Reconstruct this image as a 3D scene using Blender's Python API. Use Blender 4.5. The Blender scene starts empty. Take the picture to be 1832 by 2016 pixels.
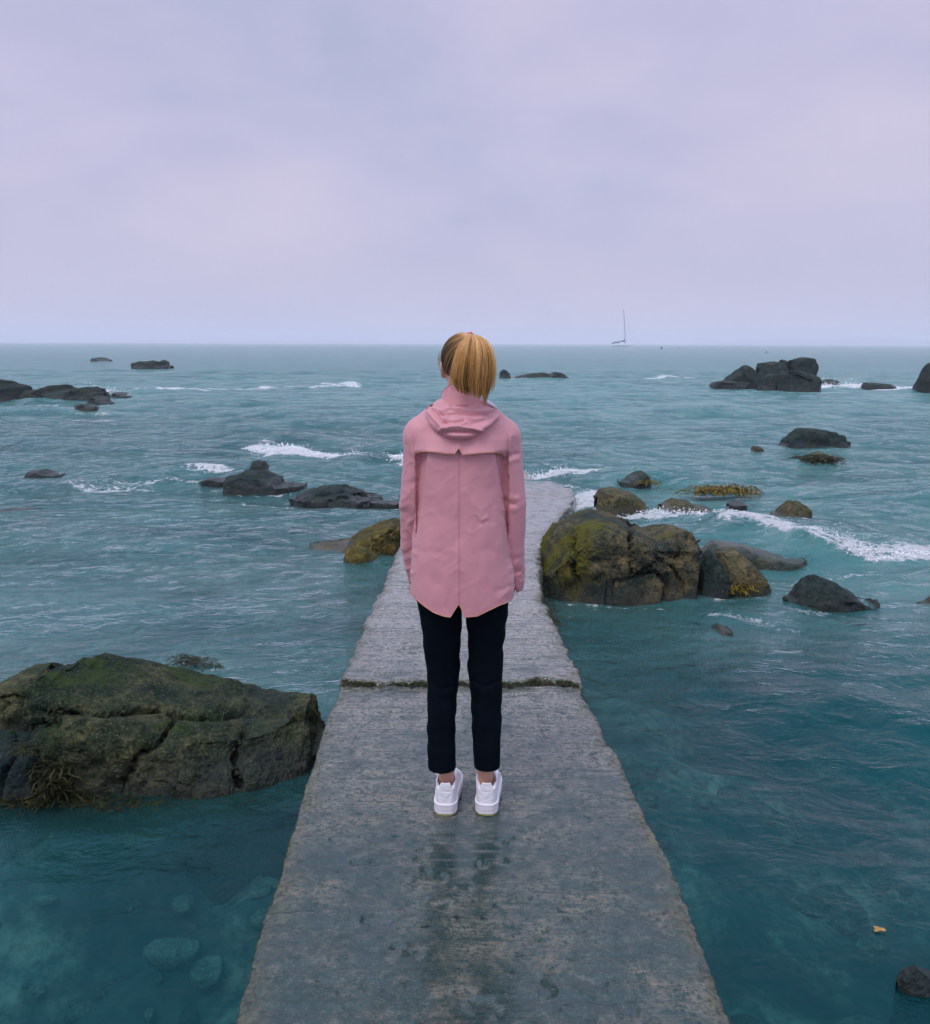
import bpy, math, random
import numpy as np
from mathutils import Matrix, Vector
from mathutils.bvhtree import BVHTree

random.seed(5)
rng = np.random.RandomState(7)
S = bpy.context.scene
COL = S.collection
R = math.radians

# ------------------------------------------------------------------ camera
PX, PY, FPX = 1832.0, 2016.0, 1746.0          # size of the picture the outlines were measured in
CAM_Z = 2.13
PITCH, ROLL = 10.77, 0.18
PIER_Z = 0.45
CM = (Matrix.Rotation(R(90 - PITCH), 4, 'X') @ Matrix.Rotation(R(ROLL), 4, 'Z'))
CM = Matrix.Translation((0, 0, CAM_Z)) @ CM
cd = bpy.data.cameras.new('camera')
cd.sensor_fit = 'VERTICAL'
cd.sensor_height = 24.0
cd.lens = 24.0 * FPX / PY
cd.clip_start = 0.05
cd.clip_end = 30000
cam = bpy.data.objects.new('camera', cd)
COL.objects.link(cam)
cam.matrix_world = CM
S.camera = cam
RM = np.array(CM.to_3x3())

def ray(x, y):
    return RM @ np.array([(x - PX / 2) / FPX, -(y - PY / 2) / FPX, -1.0])

def at(x, y, Y):
    """point seen at picture position x,y on the vertical plane Y metres ahead"""
    d = ray(x, y)
    return np.array([0, 0, CAM_Z]) + d * (Y / d[1])

def ground(x, y, z=0.0):
    d = ray(x, y)
    return np.array([0, 0, CAM_Z]) + d * ((z - CAM_Z) / d[2])

def proj(P):
    q = (np.asarray(P) - np.array([0, 0, CAM_Z])) @ RM
    w = np.where(q[..., 2] > -0.05, -0.05, q[..., 2])
    return np.stack([PX / 2 + FPX * q[..., 0] / -w, PY / 2 - FPX * q[..., 1] / -w], -1)

# ------------------------------------------------------------------ sky, sun, exposure
SUN_EL, SUN_AZ = 58, 215          # soft light, high and a little behind the camera
W = bpy.data.worlds.new('World')
S.world = W
W.use_nodes = True
wt = W.node_tree
wt.nodes.clear()

def N(t, kind, **kw):
    n = t.nodes.new(kind)
    for k, v in kw.items():
        if k == 'inp':
            for a, b in v.items():
                n.inputs[a].default_value = b
        else:
            setattr(n, k, v)
    return n

def L(t, a, b):
    t.links.new(a, b)

def ramp(t, stops, fac=None, interp='LINEAR'):
    r = t.nodes.new('ShaderNodeValToRGB')
    r.color_ramp.interpolation = interp
    e = r.color_ramp.elements
    while len(e) < len(stops):
        e.new(0.5)
    for i, (p, c) in enumerate(stops):
        e[i].position = p
        e[i].color = (c if len(c) == 4 else (*c, 1)) if hasattr(c, '__len__') else (c, c, c, 1)
    if fac is not None:
        L(t, fac, r.inputs[0])
    return r.outputs[0]

def mixc(t, f, a, b, mode='MIX'):
    m = t.nodes.new('ShaderNodeMix')
    m.data_type = 'RGBA'
    m.blend_type = mode
    for s, v in ((0, f), (6, a), (7, b)):
        if hasattr(v, 'links') or hasattr(v, 'is_linked'):
            L(t, v, m.inputs[s])
        elif s == 0:
            m.inputs[0].default_value = v
        else:
            m.inputs[s].default_value = (*v, 1) if len(v) == 3 else v
    return m.outputs[2]

def math_(t, op, a, b=None, c=None, clamp=False):
    m = t.nodes.new('ShaderNodeMath')
    m.operation = op
    m.use_clamp = clamp
    for i, v in enumerate((a, b, c)):
        if v is None:
            continue
        if hasattr(v, 'is_linked'):
            L(t, v, m.inputs[i])
        else:
            m.inputs[i].default_value = v
    return m.outputs[0]

sky = N(wt, 'ShaderNodeTexSky', sky_type='NISHITA', sun_disc=False, sun_elevation=R(SUN_EL),
        sun_rotation=R(SUN_AZ), air_density=1.0, dust_density=4.0)
tc = N(wt, 'ShaderNodeTexCoord')
sep = N(wt, 'ShaderNodeSeparateXYZ')
L(wt, tc.outputs['Generated'], sep.inputs[0])
up = math_(wt, 'MAXIMUM', sep.outputs[2], 0.0)
mp = N(wt, 'ShaderNodeMapping', inp={'Scale': (1.1, 1.1, 2.6), 'Location': (0.35, 0.2, 0.3)})
L(wt, tc.outputs['Generated'], mp.inputs[0])
n1 = N(wt, 'ShaderNodeTexNoise', inp={'Scale': 2.2, 'Detail': 5.0, 'Roughness': 0.48, 'Distortion': 0.35})
L(wt, mp.outputs[0], n1.inputs['Vector'])
cloud = ramp(wt, [(0.32, (0.375, 0.395, 0.555)), (0.50, (0.445, 0.435, 0.60)), (0.68, (0.515, 0.478, 0.61))], n1.outputs[0])
mp2 = N(wt, 'ShaderNodeMapping', inp={'Scale': (1.6, 1.6, 4.0), 'Location': (3.35, 1.2, 0.3)})
L(wt, tc.outputs['Generated'], mp2.inputs[0])
n2 = N(wt, 'ShaderNodeTexNoise', inp={'Scale': 3.0, 'Detail': 6.0, 'Roughness': 0.55, 'Distortion': 0.2})
L(wt, mp2.outputs[0], n2.inputs['Vector'])
c2 = ramp(wt, [(0.3, (0.93, 0.94, 0.96)), (0.7, (1.07, 1.05, 1.03))], n2.outputs[0])
cloud = mixc(wt, 1.0, cloud, c2, 'MULTIPLY')
# an overcast sky is brighter overhead
zen = N(wt, 'ShaderNodeMapRange', interpolation_type='SMOOTHSTEP',
        inp={'From Min': 0.35, 'From Max': 0.95, 'To Min': 1.0, 'To Max': 2.25})
L(wt, up, zen.inputs[0])
hz = ramp(wt, [(0.0, (0.57, 0.52, 0.69)), (0.16, (0.57, 0.52, 0.69)), (1.0, (0.57, 0.52, 0.69))])
zt_ = ramp(wt, [(0.42, (1, 1, 1)), (0.80, (0.80, 1.0, 0.98))], up)      # unseen zenith tinted teal for its effect on the scene's light
cl = mixc(wt, 1.0, mixc(wt, 1.0, cloud, zen.outputs[0], 'MULTIPLY'), zt_, 'MULTIPLY')
BG = 0.1
sc_ = mixc(wt, 1.0, cl, (1 / BG, 1 / BG, 1 / BG), 'MULTIPLY')
hazeup = N(wt, 'ShaderNodeMapRange', inp={'From Min': 0.0, 'From Max': 0.16, 'To Min': 0.55, 'To Max': 0.0})
L(wt, up, hazeup.inputs[0])
sc_ = mixc(wt, hazeup.outputs[0], sc_, (5.3, 4.85, 5.85))
fin = mixc(wt, 0.03, sc_, sky.outputs[0])
bg = N(wt, 'ShaderNodeBackground', inp={'Strength': BG})
L(wt, fin, bg.inputs[0])
wo = N(wt, 'ShaderNodeOutputWorld')
L(wt, bg.outputs[0], wo.inputs[0])

sl = bpy.data.lights.new('sun', 'SUN')
sl.energy = 1.1
sl.angle = R(25)
sl.color = (1.0, 0.95, 0.92)
so = bpy.data.objects.new('sun', sl)
COL.objects.link(so)
saz = R(SUN_AZ)
sd = Vector((math.sin(saz) * math.cos(R(SUN_EL)), math.cos(saz) * math.cos(R(SUN_EL)), math.sin(R(SUN_EL))))
so.rotation_euler = sd.to_track_quat('Z', 'Y').to_euler()
so.location = (0, -20, 60)

S.view_settings.view_transform = 'Standard'
S.view_settings.look = 'None'
S.view_settings.gamma = 1
S.view_settings.exposure = 0.3
S.cycles.use_denoising = True
S.cycles.max_bounces = 8
S.cycles.transparent_max_bounces = 12
S.cycles.volume_bounces = 2

# ------------------------------------------------------------------ numeric helpers
def _h(ix, iy, iz, seed):
    n = (ix * 374761393 + iy * 668265263 + iz * 2147483647 + seed * 974711) & 0xffffffff
    n = ((n ^ (n >> 13)) * 1274126177) & 0xffffffff
    n = ((n ^ (n >> 16)) * 2246822519) & 0xffffffff
    return ((n >> 8) & 0xffff) / 65535.0

def vnoise(P, seed=0):
    P = np.asarray(P, float)
    i = np.floor(P).astype(np.int64)
    f = P - i
    u = f * f * f * (f * (f * 6 - 15) + 10)
    r = 0
    for dx in (0, 1):
        for dy in (0, 1):
            for dz in (0, 1):
                w = (u[..., 0] if dx else 1 - u[..., 0]) * (u[..., 1] if dy else 1 - u[..., 1]) * (u[..., 2] if dz else 1 - u[..., 2])
                r = r + w * _h(i[..., 0] + dx, i[..., 1] + dy, i[..., 2] + dz, seed)
    return r * 2 - 1

def fbm(P, octv=4, seed=0, gain=0.5):
    a, s, r = 1.0, 1.0, 0
    for o in range(octv):
        r = r + a * vnoise(np.asarray(P) * s + 17.3 * o, seed + o)
        a *= gain
        s *= 2.03
    return r

def seg_dist(p, poly):
    """2-D distance of points p to a polyline"""
    d = np.full(p.shape[:-1], 1e9)
    for a, b in zip(poly[:-1], poly[1:]):
        a = np.array(a, float); b = np.array(b, float)
        ab = b - a
        t = np.clip(((p - a) @ ab) / max(ab @ ab, 1e-9), 0, 1)
        d = np.minimum(d, np.linalg.norm(p - (a + t[..., None] * ab), axis=-1))
    return d

def sstep(a, b, x):
    t = np.clip((x - a) / (b - a), 0, 1)
    return t * t * (3 - 2 * t)

def interp_poly(pts, xs):
    pts = np.array(pts, float)
    return np.interp(xs, pts[:, 0], pts[:, 1])

# ------------------------------------------------------------------ object helpers
def mesh_from(name, V, F, smooth=True):
    V = np.asarray(V, np.float32)
    F = np.asarray(F, np.int32)
    me = bpy.data.meshes.new(name)
    me.vertices.add(len(V))
    me.vertices.foreach_set('co', V.ravel())
    k = F.shape[1]
    me.loops.add(len(F) * k)
    me.loops.foreach_set('vertex_index', F.ravel())
    me.polygons.add(len(F))
    me.polygons.foreach_set('loop_start', np.arange(0, len(F) * k, k, dtype=np.int32))
    me.update(calc_edges=True)
    me.validate()
    me.polygons.foreach_set('use_smooth', np.full(len(me.polygons), smooth))
    return me

def link(name, me, mat, parent=None, loc=None):
    o = bpy.data.objects.new(name, me)
    COL.objects.link(o)
    if mat is not None and me is not None:
        me.materials.clear()
        me.materials.append(mat)
    if parent is not None:
        o.parent = parent
    if loc is not None:
        o.location = loc
    return o

def tag(o, label=None, cat=None, group=None, kind=None):
    for k, v in (('label', label), ('category', cat), ('group', group), ('kind', kind)):
        if v:
            o[k] = v
    return o

def empty(name, loc):
    o = bpy.data.objects.new(name, None)
    COL.objects.link(o)
    o.location = loc
    o.empty_display_size = 0.1
    return o

def attr(me, name, vals):
    a = me.attributes.new(name, 'FLOAT', 'POINT')
    a.data.foreach_set('value', np.asarray(vals, np.float32).ravel())

def grid_faces(nr, nc, wrap=False, flip=False):
    r = np.arange(nr - 1)[:, None]
    c = np.arange(nc if wrap else nc - 1)[None, :]
    c2 = (c + 1) % nc
    a = r * nc + c; b = r * nc + c2; d = (r + 1) * nc + c; e = (r + 1) * nc + c2
    F = np.stack([a, b, e, d], -1).reshape(-1, 4)
    return F[:, ::-1] if flip else F

def recalc(me):
    import bmesh
    bm = bmesh.new(); bm.from_mesh(me)
    bmesh.ops.recalc_face_normals(bm, faces=bm.faces)
    bm.to_mesh(me); bm.free()

class Geo:
    """collects simple pieces for ONE mesh"""
    def __init__(s):
        s.V = []; s.F = []; s.n = 0; s.C = []
    def add(s, V, F, c=0.0):
        V = np.asarray(V, float)
        s.V.append(V)
        for f in F:
            s.F.append(tuple(int(i) + s.n for i in f))
        s.C.append(np.full(len(V), c))
        s.n += len(V)
    def tube(s, pts, rad, k=8, caps=True, c=0.0, flat=1.0, cs=None):
        pts = np.array(pts, float); n = len(pts)
        rad = np.broadcast_to(np.array(rad, float), (n,))
        T = np.gradient(pts, axis=0)
        T /= np.linalg.norm(T, axis=1)[:, None] + 1e-12
        ref = np.array([0, 0, 1.0]) if abs(T[0, 2]) < 0.9 else np.array([1.0, 0, 0])
        V = []
        u = np.cross(T[0], ref); u /= np.linalg.norm(u)
        for i in range(n):
            u = u - (u @ T[i]) * T[i]; u /= np.linalg.norm(u) + 1e-12
            v = np.cross(T[i], u)
            for j in range(k):
                a = 2 * math.pi * j / k
                V.append(pts[i] + rad[i] * (math.cos(a) * u + flat * math.sin(a) * v))
        F = [tuple(x) for x in grid_faces(n, k, wrap=True)]
        if caps:
            V.append(pts[0]); V.append(pts[-1])
            a0 = n * k
            for j in range(k):
                F.append(((j + 1) % k, j, a0)); F.append(((n - 1) * k + j, (n - 1) * k + (j + 1) % k, a0 + 1))
        s.add(V, F, c)
        if cs is not None:
            s.C[-1][:n * k] = np.repeat(np.asarray(cs), k)
    def build(s, name, mat, parent=None, loc=None, smooth=True, color=False):
        me = bpy.data.meshes.new(name)
        V = np.concatenate(s.V)
        me.from_pydata(V.tolist(), [], s.F)
        me.validate()
        me.polygons.foreach_set('use_smooth', np.full(len(me.polygons), smooth))
        if color:
            attr(me, 'tone', np.concatenate(s.C))
        return link(name, me, mat, parent, loc)

# ---- signed-distance field -> mesh (surface nets)
class Field:
    def __init__(s, lo, hi, h):
        s.lo = np.array(lo, float); s.h = h
        s.n = np.ceil((np.array(hi) - s.lo) / h).astype(int) + 1
        s.F = np.full(s.n, 9.0, np.float32)
    def box(s, lo, hi):
        a = np.clip(np.floor((np.array(lo) - s.lo) / s.h).astype(int), 0, s.n - 1)
        b = np.clip(np.ceil((np.array(hi) - s.lo) / s.h).astype(int) + 1, 1, s.n)
        sl_ = tuple(slice(a[i], max(b[i], a[i] + 1)) for i in range(3))
        ax = [s.lo[i] + s.h * np.arange(sl_[i].start, sl_[i].stop) for i in range(3)]
        return sl_, np.meshgrid(*ax, indexing='ij')
    def union(s, fn, lo, hi, k=0.0):
        sl_, (X, Y, Z) = s.box(np.array(lo) - k - 2 * s.h, np.array(hi) + k + 2 * s.h)
        d = fn(X, Y, Z)
        a = s.F[sl_]
        if k > 0:
            hh = np.clip(0.5 + 0.5 * (a - d) / k, 0, 1)
            s.F[sl_] = a * (1 - hh) + d * hh - k * hh * (1 - hh)
        else:
            s.F[sl_] = np.minimum(a, d)
    def cap(s, a, b, ra, rb, k=0.0, sq=(1, 1, 1)):
        a = np.array(a, float); b = np.array(b, float); q = np.array(sq, float)
        r = max(ra, rb) / min(q)
        def fn(X, Y, Z):
            P = np.stack([X, Y, Z], -1) * q
            A = a * q; B = b * q; ba = B - A
            t = np.clip(((P - A) @ ba) / max(ba @ ba, 1e-12), 0, 1)
            return np.linalg.norm(P - A - t[..., None] * ba, axis=-1) - (ra + (rb - ra) * t)
        s.union(fn, np.minimum(a, b) - r, np.maximum(a, b) + r, k)
    def ell(s, c, r, k=0.0, rot=None):
        c = np.array(c, float); r = np.array(r, float); m = max(r)
        def fn(X, Y, Z):
            P = np.stack([X, Y, Z], -1) - c
            if rot is not None:
                P = P @ np.array(rot)
            q = P / r
            l = np.linalg.norm(q, axis=-1)
            l2 = np.linalg.norm(q / r, axis=-1)
            return l * (l - 1) / np.maximum(l2, 1e-6)
        s.union(fn, c - m, c + m, k)
    def carve(s, fn, lo=None, hi=None, k=0.0):
        sl_, (X, Y, Z) = s.box(s.lo if lo is None else lo, s.lo + s.h * s.n if hi is None else hi)
        d = -fn(X, Y, Z)
        a = s.F[sl_]
        if k > 0:
            hh = np.clip(0.5 - 0.5 * (a - d) / k, 0, 1)
            s.F[sl_] = a * (1 - hh) + d * hh + k * hh * (1 - hh)
        else:
            s.F[sl_] = np.maximum(a, d)
    def mesh(s):
        F = s.F
        ins = F < 0
        c = np.zeros(np.array(F.shape) - 1, np.int8)
        for dx in (0, 1):
            for dy in (0, 1):
                for dz in (0, 1):
                    c += ins[dx:F.shape[0] - 1 + dx, dy:F.shape[1] - 1 + dy, dz:F.shape[2] - 1 + dz]
        act = (c > 0) & (c < 8)
        idx = np.argwhere(act)
        ids = np.full(act.shape, -1, np.int64)
        ids[tuple(idx.T)] = np.arange(len(idx))
        pos = np.zeros((len(idx), 3)); cnt = np.zeros(len(idx))
        cor = [(x, y, z) for x in (0, 1) for y in (0, 1) for z in (0, 1)]
        vals = {q: F[idx[:, 0] + q[0], idx[:, 1] + q[1], idx[:, 2] + q[2]] for q in cor}
        for p in cor:
            for ax in range(3):
                if p[ax] == 0:
                    q = list(p); q[ax] = 1; q = tuple(q)
                    va, vb = vals[p], vals[q]
                    m = (va < 0) != (vb < 0)
                    t = np.where(m, va / np.where(m, va - vb, 1), 0)
                    pt = np.array(p, float)[None, :] + np.zeros((len(idx), 3))
                    pt[:, ax] += t
                    pos[m] += pt[m]; cnt[m] += 1
        pos = s.lo + s.h * (idx + pos / cnt[:, None])
        faces = []
        for ax in range(3):
            u, v = (ax + 1) % 3, (ax + 2) % 3
            a = [slice(None)] * 3; b = [slice(None)] * 3
            a[ax] = slice(0, -1); b[ax] = slice(1, None)
            ia, ib = ins[tuple(a)], ins[tuple(b)]
            e = np.argwhere(ia != ib)
            e = e[(e[:, u] > 0) & (e[:, v] > 0) & (e[:, u] < F.shape[u] - 1) & (e[:, v] < F.shape[v] - 1)]
            def cid(du, dv):
                q = e.copy(); q[:, u] += du; q[:, v] += dv
                return ids[tuple(q.T)]
            quad = np.stack([cid(-1, -1), cid(0, -1), cid(0, 0), cid(-1, 0)], -1)
            out = ia[tuple(e.T)]
            quad[~out] = quad[~out][:, ::-1]
            faces.append(quad)
        return pos, np.concatenate(faces)

def smooth_mesh(V, F, it=2, lam=0.5):
    E = np.concatenate([F[:, [0, 1]], F[:, [1, 2]], F[:, [2, 3]], F[:, [3, 0]]])
    for _ in range(it):
        acc = np.zeros_like(V); cnt = np.zeros(len(V))
        np.add.at(acc, E[:, 0], V[E[:, 1]]); np.add.at(acc, E[:, 1], V[E[:, 0]])
        np.add.at(cnt, E[:, 0], 1); np.add.at(cnt, E[:, 1], 1)
        V = V + lam * (acc / np.maximum(cnt, 1)[:, None] - V)
    return V

def vnormals(V, F):
    n = np.cross(V[F[:, 2]] - V[F[:, 0]], V[F[:, 3]] - V[F[:, 1]])
    r = np.zeros_like(V)
    for k in range(4):
        np.add.at(r, F[:, k], n)
    return r / (np.linalg.norm(r, axis=1)[:, None] + 1e-12)

# ------------------------------------------------------------------ materials
def mat(name):
    m = bpy.data.materials.new(name)
    m.use_nodes = True
    t = m.node_tree
    t.nodes.clear()
    out = N(t, 'ShaderNodeOutputMaterial')
    b = N(t, 'ShaderNodeBsdfPrincipled')
    L(t, b.outputs[0], out.inputs[0])
    return m, t, b, out

def noise(t, scale, detail=4, rough=0.55, coord='Object', scl=None, dist=0.0, vec=None):
    c = vec
    if c is None:
        c = N(t, 'ShaderNodeTexCoord').outputs[coord]
    if scl is not None:
        mpn = N(t, 'ShaderNodeMapping', inp={'Scale': scl})
        L(t, c, mpn.inputs[0]); c = mpn.outputs[0]
    n = N(t, 'ShaderNodeTexNoise', inp={'Scale': scale, 'Detail': detail, 'Roughness': rough, 'Distortion': dist})
    L(t, c, n.inputs['Vector'])
    return n.outputs[0]

def bump(t, h, strength, dist, normal=None):
    b = N(t, 'ShaderNodeBump', inp={'Strength': strength, 'Distance': dist})
    L(t, h, b.inputs['Height'])
    if normal is not None:
        L(t, normal, b.inputs['Normal'])
    return b.outputs[0]

def simple(name, col, rough=0.5, var=0.1, scale=30, spec=0.5, metal=0.0, bstr=0.0, bdist=0.002):
    m, t, b, o = mat(name)
    n = noise(t, scale, 4)
    lo = tuple(c * (1 - var) for c in col); hi = tuple(min(1, c * (1 + var)) for c in col)
    L(t, ramp(t, [(0.3, lo), (0.7, hi)], n), b.inputs['Base Color'])
    b.inputs['Roughness'].default_value = rough
    b.inputs['Specular IOR Level'].default_value = spec
    b.inputs['Metallic'].default_value = metal
    if bstr:
        L(t, bump(t, n, bstr, bdist), b.inputs['Normal'])
    return m

def rock_mat(name, base, light, moss, moss_amt=0.4, band=0.10, fine=1.0):
    """weathered granite with algae; darker wet band just above the water line"""
    m, t, b, o = mat(name)
    geo = N(t, 'ShaderNodeNewGeometry')
    sp = N(t, 'ShaderNodeSeparateXYZ')
    L(t, geo.outputs['Position'], sp.inputs[0])
    sn = N(t, 'ShaderNodeSeparateXYZ')
    L(t, geo.outputs['Normal'], sn.inputs[0])
    pos = geo.outputs['Position']
    a = noise(t, 1.8 * fine, 5, 0.6, vec=pos)
    f = noise(t, 16 * fine, 6, 0.72, vec=pos)
    g = noise(t, 70 * fine, 3, 0.7, vec=pos)
    a2 = noise(t, 5.5 * fine, 5, 0.7, vec=pos, dist=0.5)
    c = mixc(t, ramp(t, [(0.40, 0), (0.60, 1)], a), base, light)
    c = mixc(t, ramp(t, [(0.42, 0.75), (0.58, 0)], a2), c, base)
    dark = tuple(x * 0.38 for x in base)
    c = mixc(t, ramp(t, [(0.36, 0.95), (0.52, 0.0)], f), c, dark)
    c = mixc(t, ramp(t, [(0.36, 0.6), (0.48, 0.0)], g), c, dark)
    c = mixc(t, ramp(t, [(0.56, 0.0), (0.72, 0.6)], g), c, tuple(min(1, x * 1.9) for x in light))
    mo = noise(t, 2.6 * fine, 5, 0.65, vec=pos, dist=0.4)
    mo2 = math_(t, 'ADD', mo, math_(t, 'MULTIPLY', sn.outputs[2], 0.06))
    ma = N(t, 'ShaderNodeAttribute', attribute_name='mossy')
    mo2 = math_(t, 'ADD', mo2, math_(t, 'MULTIPLY', ma.outputs['Fac'], 0.22))
    mf = N(t, 'ShaderNodeMapRange', inp={'From Min': 0.66 - 0.3 * moss_amt, 'From Max': 0.80 - 0.3 * moss_amt})
    L(t, mo2, mf.inputs[0])
    c = mixc(t, math_(t, 'MULTIPLY', mf.outputs[0], math_(t, 'ADD', 0.35, g)), c, moss)
    # lichen-like ochre flecks
    oc = noise(t, 7 * fine, 6, 0.7, vec=pos)
    c = mixc(t, ramp(t, [(0.60, 0.0), (0.74, 0.6)], oc), c, tuple(min(1, x) for x in (light[0] * 1.5, light[1] * 1.3, light[2] * 0.8)))
    # wet tidal band
    wz = math_(t, 'ADD', sp.outputs[2], math_(t, 'MULTIPLY', math_(t, 'SUBTRACT', a, 0.5), band * 1.5))
    wet = N(t, 'ShaderNodeMapRange', inp={'From Min': band * 0.3, 'From Max': band * 1.5, 'To Min': 1.0, 'To Max': 0.0})
    L(t, wz, wet.inputs[0])
    c = mixc(t, math_(t, 'MULTIPLY', wet.outputs[0], 0.8), c, mixc(t, 1.0, c, (0.38, 0.42, 0.40), 'MULTIPLY'))
    L(t, c, b.inputs['Base Color'])
    rr = N(t, 'ShaderNodeMapRange', inp={'From Min': 0, 'From Max': 1, 'To Min': 0.72, 'To Max': 0.32})
    L(t, wet.outputs[0], rr.inputs[0])
    L(t, rr.outputs[0], b.inputs['Roughness'])
    sr = N(t, 'ShaderNodeMapRange', inp={'From Min': 0, 'From Max': 1, 'To Min': 0.14, 'To Max': 0.45})
    L(t, wet.outputs[0], sr.inputs[0]); L(t, sr.outputs[0], b.inputs['Specular IOR Level'])
    h = math_(t, 'ADD', math_(t, 'MULTIPLY', f, 1.0), math_(t, 'MULTIPLY', g, 0.35))
    L(t, bump(t, h, 0.8, 0.035 / fine), b.inputs['Normal'])
    return m

M = {}
M['rock'] = rock_mat('rock_dark', (0.008, 0.024, 0.026), (0.048, 0.060, 0.048), (0.018, 0.036, 0.005), 0.3)
M['rock_far'] = rock_mat('rock_far', (0.009, 0.024, 0.024), (0.046, 0.054, 0.040), (0.020, 0.036, 0.005), 0.3, band=0.25, fine=0.5)
M['rock_near'] = rock_mat('rock_near', (0.007, 0.022, 0.014), (0.115, 0.108, 0.048), (0.032, 0.054, 0.008), 0.29, band=0.16)
M['rock_moss'] = rock_mat('rock_moss', (0.014, 0.032, 0.030), (0.165, 0.125, 0.058), (0.095, 0.088, 0.008), 0.32, band=0.14)
M['rock_gold'] = rock_mat('rock_gold', (0.040, 0.042, 0.016), (0.26, 0.17, 0.035), (0.055, 0.062, 0.004), 0.45, band=0.05)
M['rock_tan'] = rock_mat('rock_tan', (0.050, 0.055, 0.030), (0.18, 0.14, 0.070), (0.05, 0.06, 0.008), 0.3, band=0.04)
M['rock_pale'] = rock_mat('rock_pale', (0.30, 0.30, 0.22), (0.55, 0.52, 0.40), (0.16, 0.18, 0.08), 0.1, band=-5)
M['rock_bed'] = rock_mat('rock_bed', (0.14, 0.14, 0.10), (0.55, 0.48, 0.36), (0.10, 0.11, 0.04), 0.1, band=-5)
M['rock_under'] = rock_mat('rock_under', (0.06, 0.085, 0.07), (0.17, 0.16, 0.10), (0.05, 0.06, 0.02), 0.2, band=-5)

def seaweed_mat(name, c1, c2):
    m, t, b, o = mat(name)
    n = noise(t, 14, 4, 0.6)
    L(t, ramp(t, [(0.35, c1), (0.65, c2)], n), b.inputs['Base Color'])
    b.inputs['Roughness'].default_value = 0.45
    b.inputs['Specular IOR Level'].default_value = 0.25
    return m
M['weed'] = seaweed_mat('seaweed_brown', (0.006, 0.010, 0.002), (0.040, 0.040, 0.004))
M['weed_gold'] = seaweed_mat('seaweed_gold', (0.03, 0.028, 0.003), (0.24, 0.16, 0.008))

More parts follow.
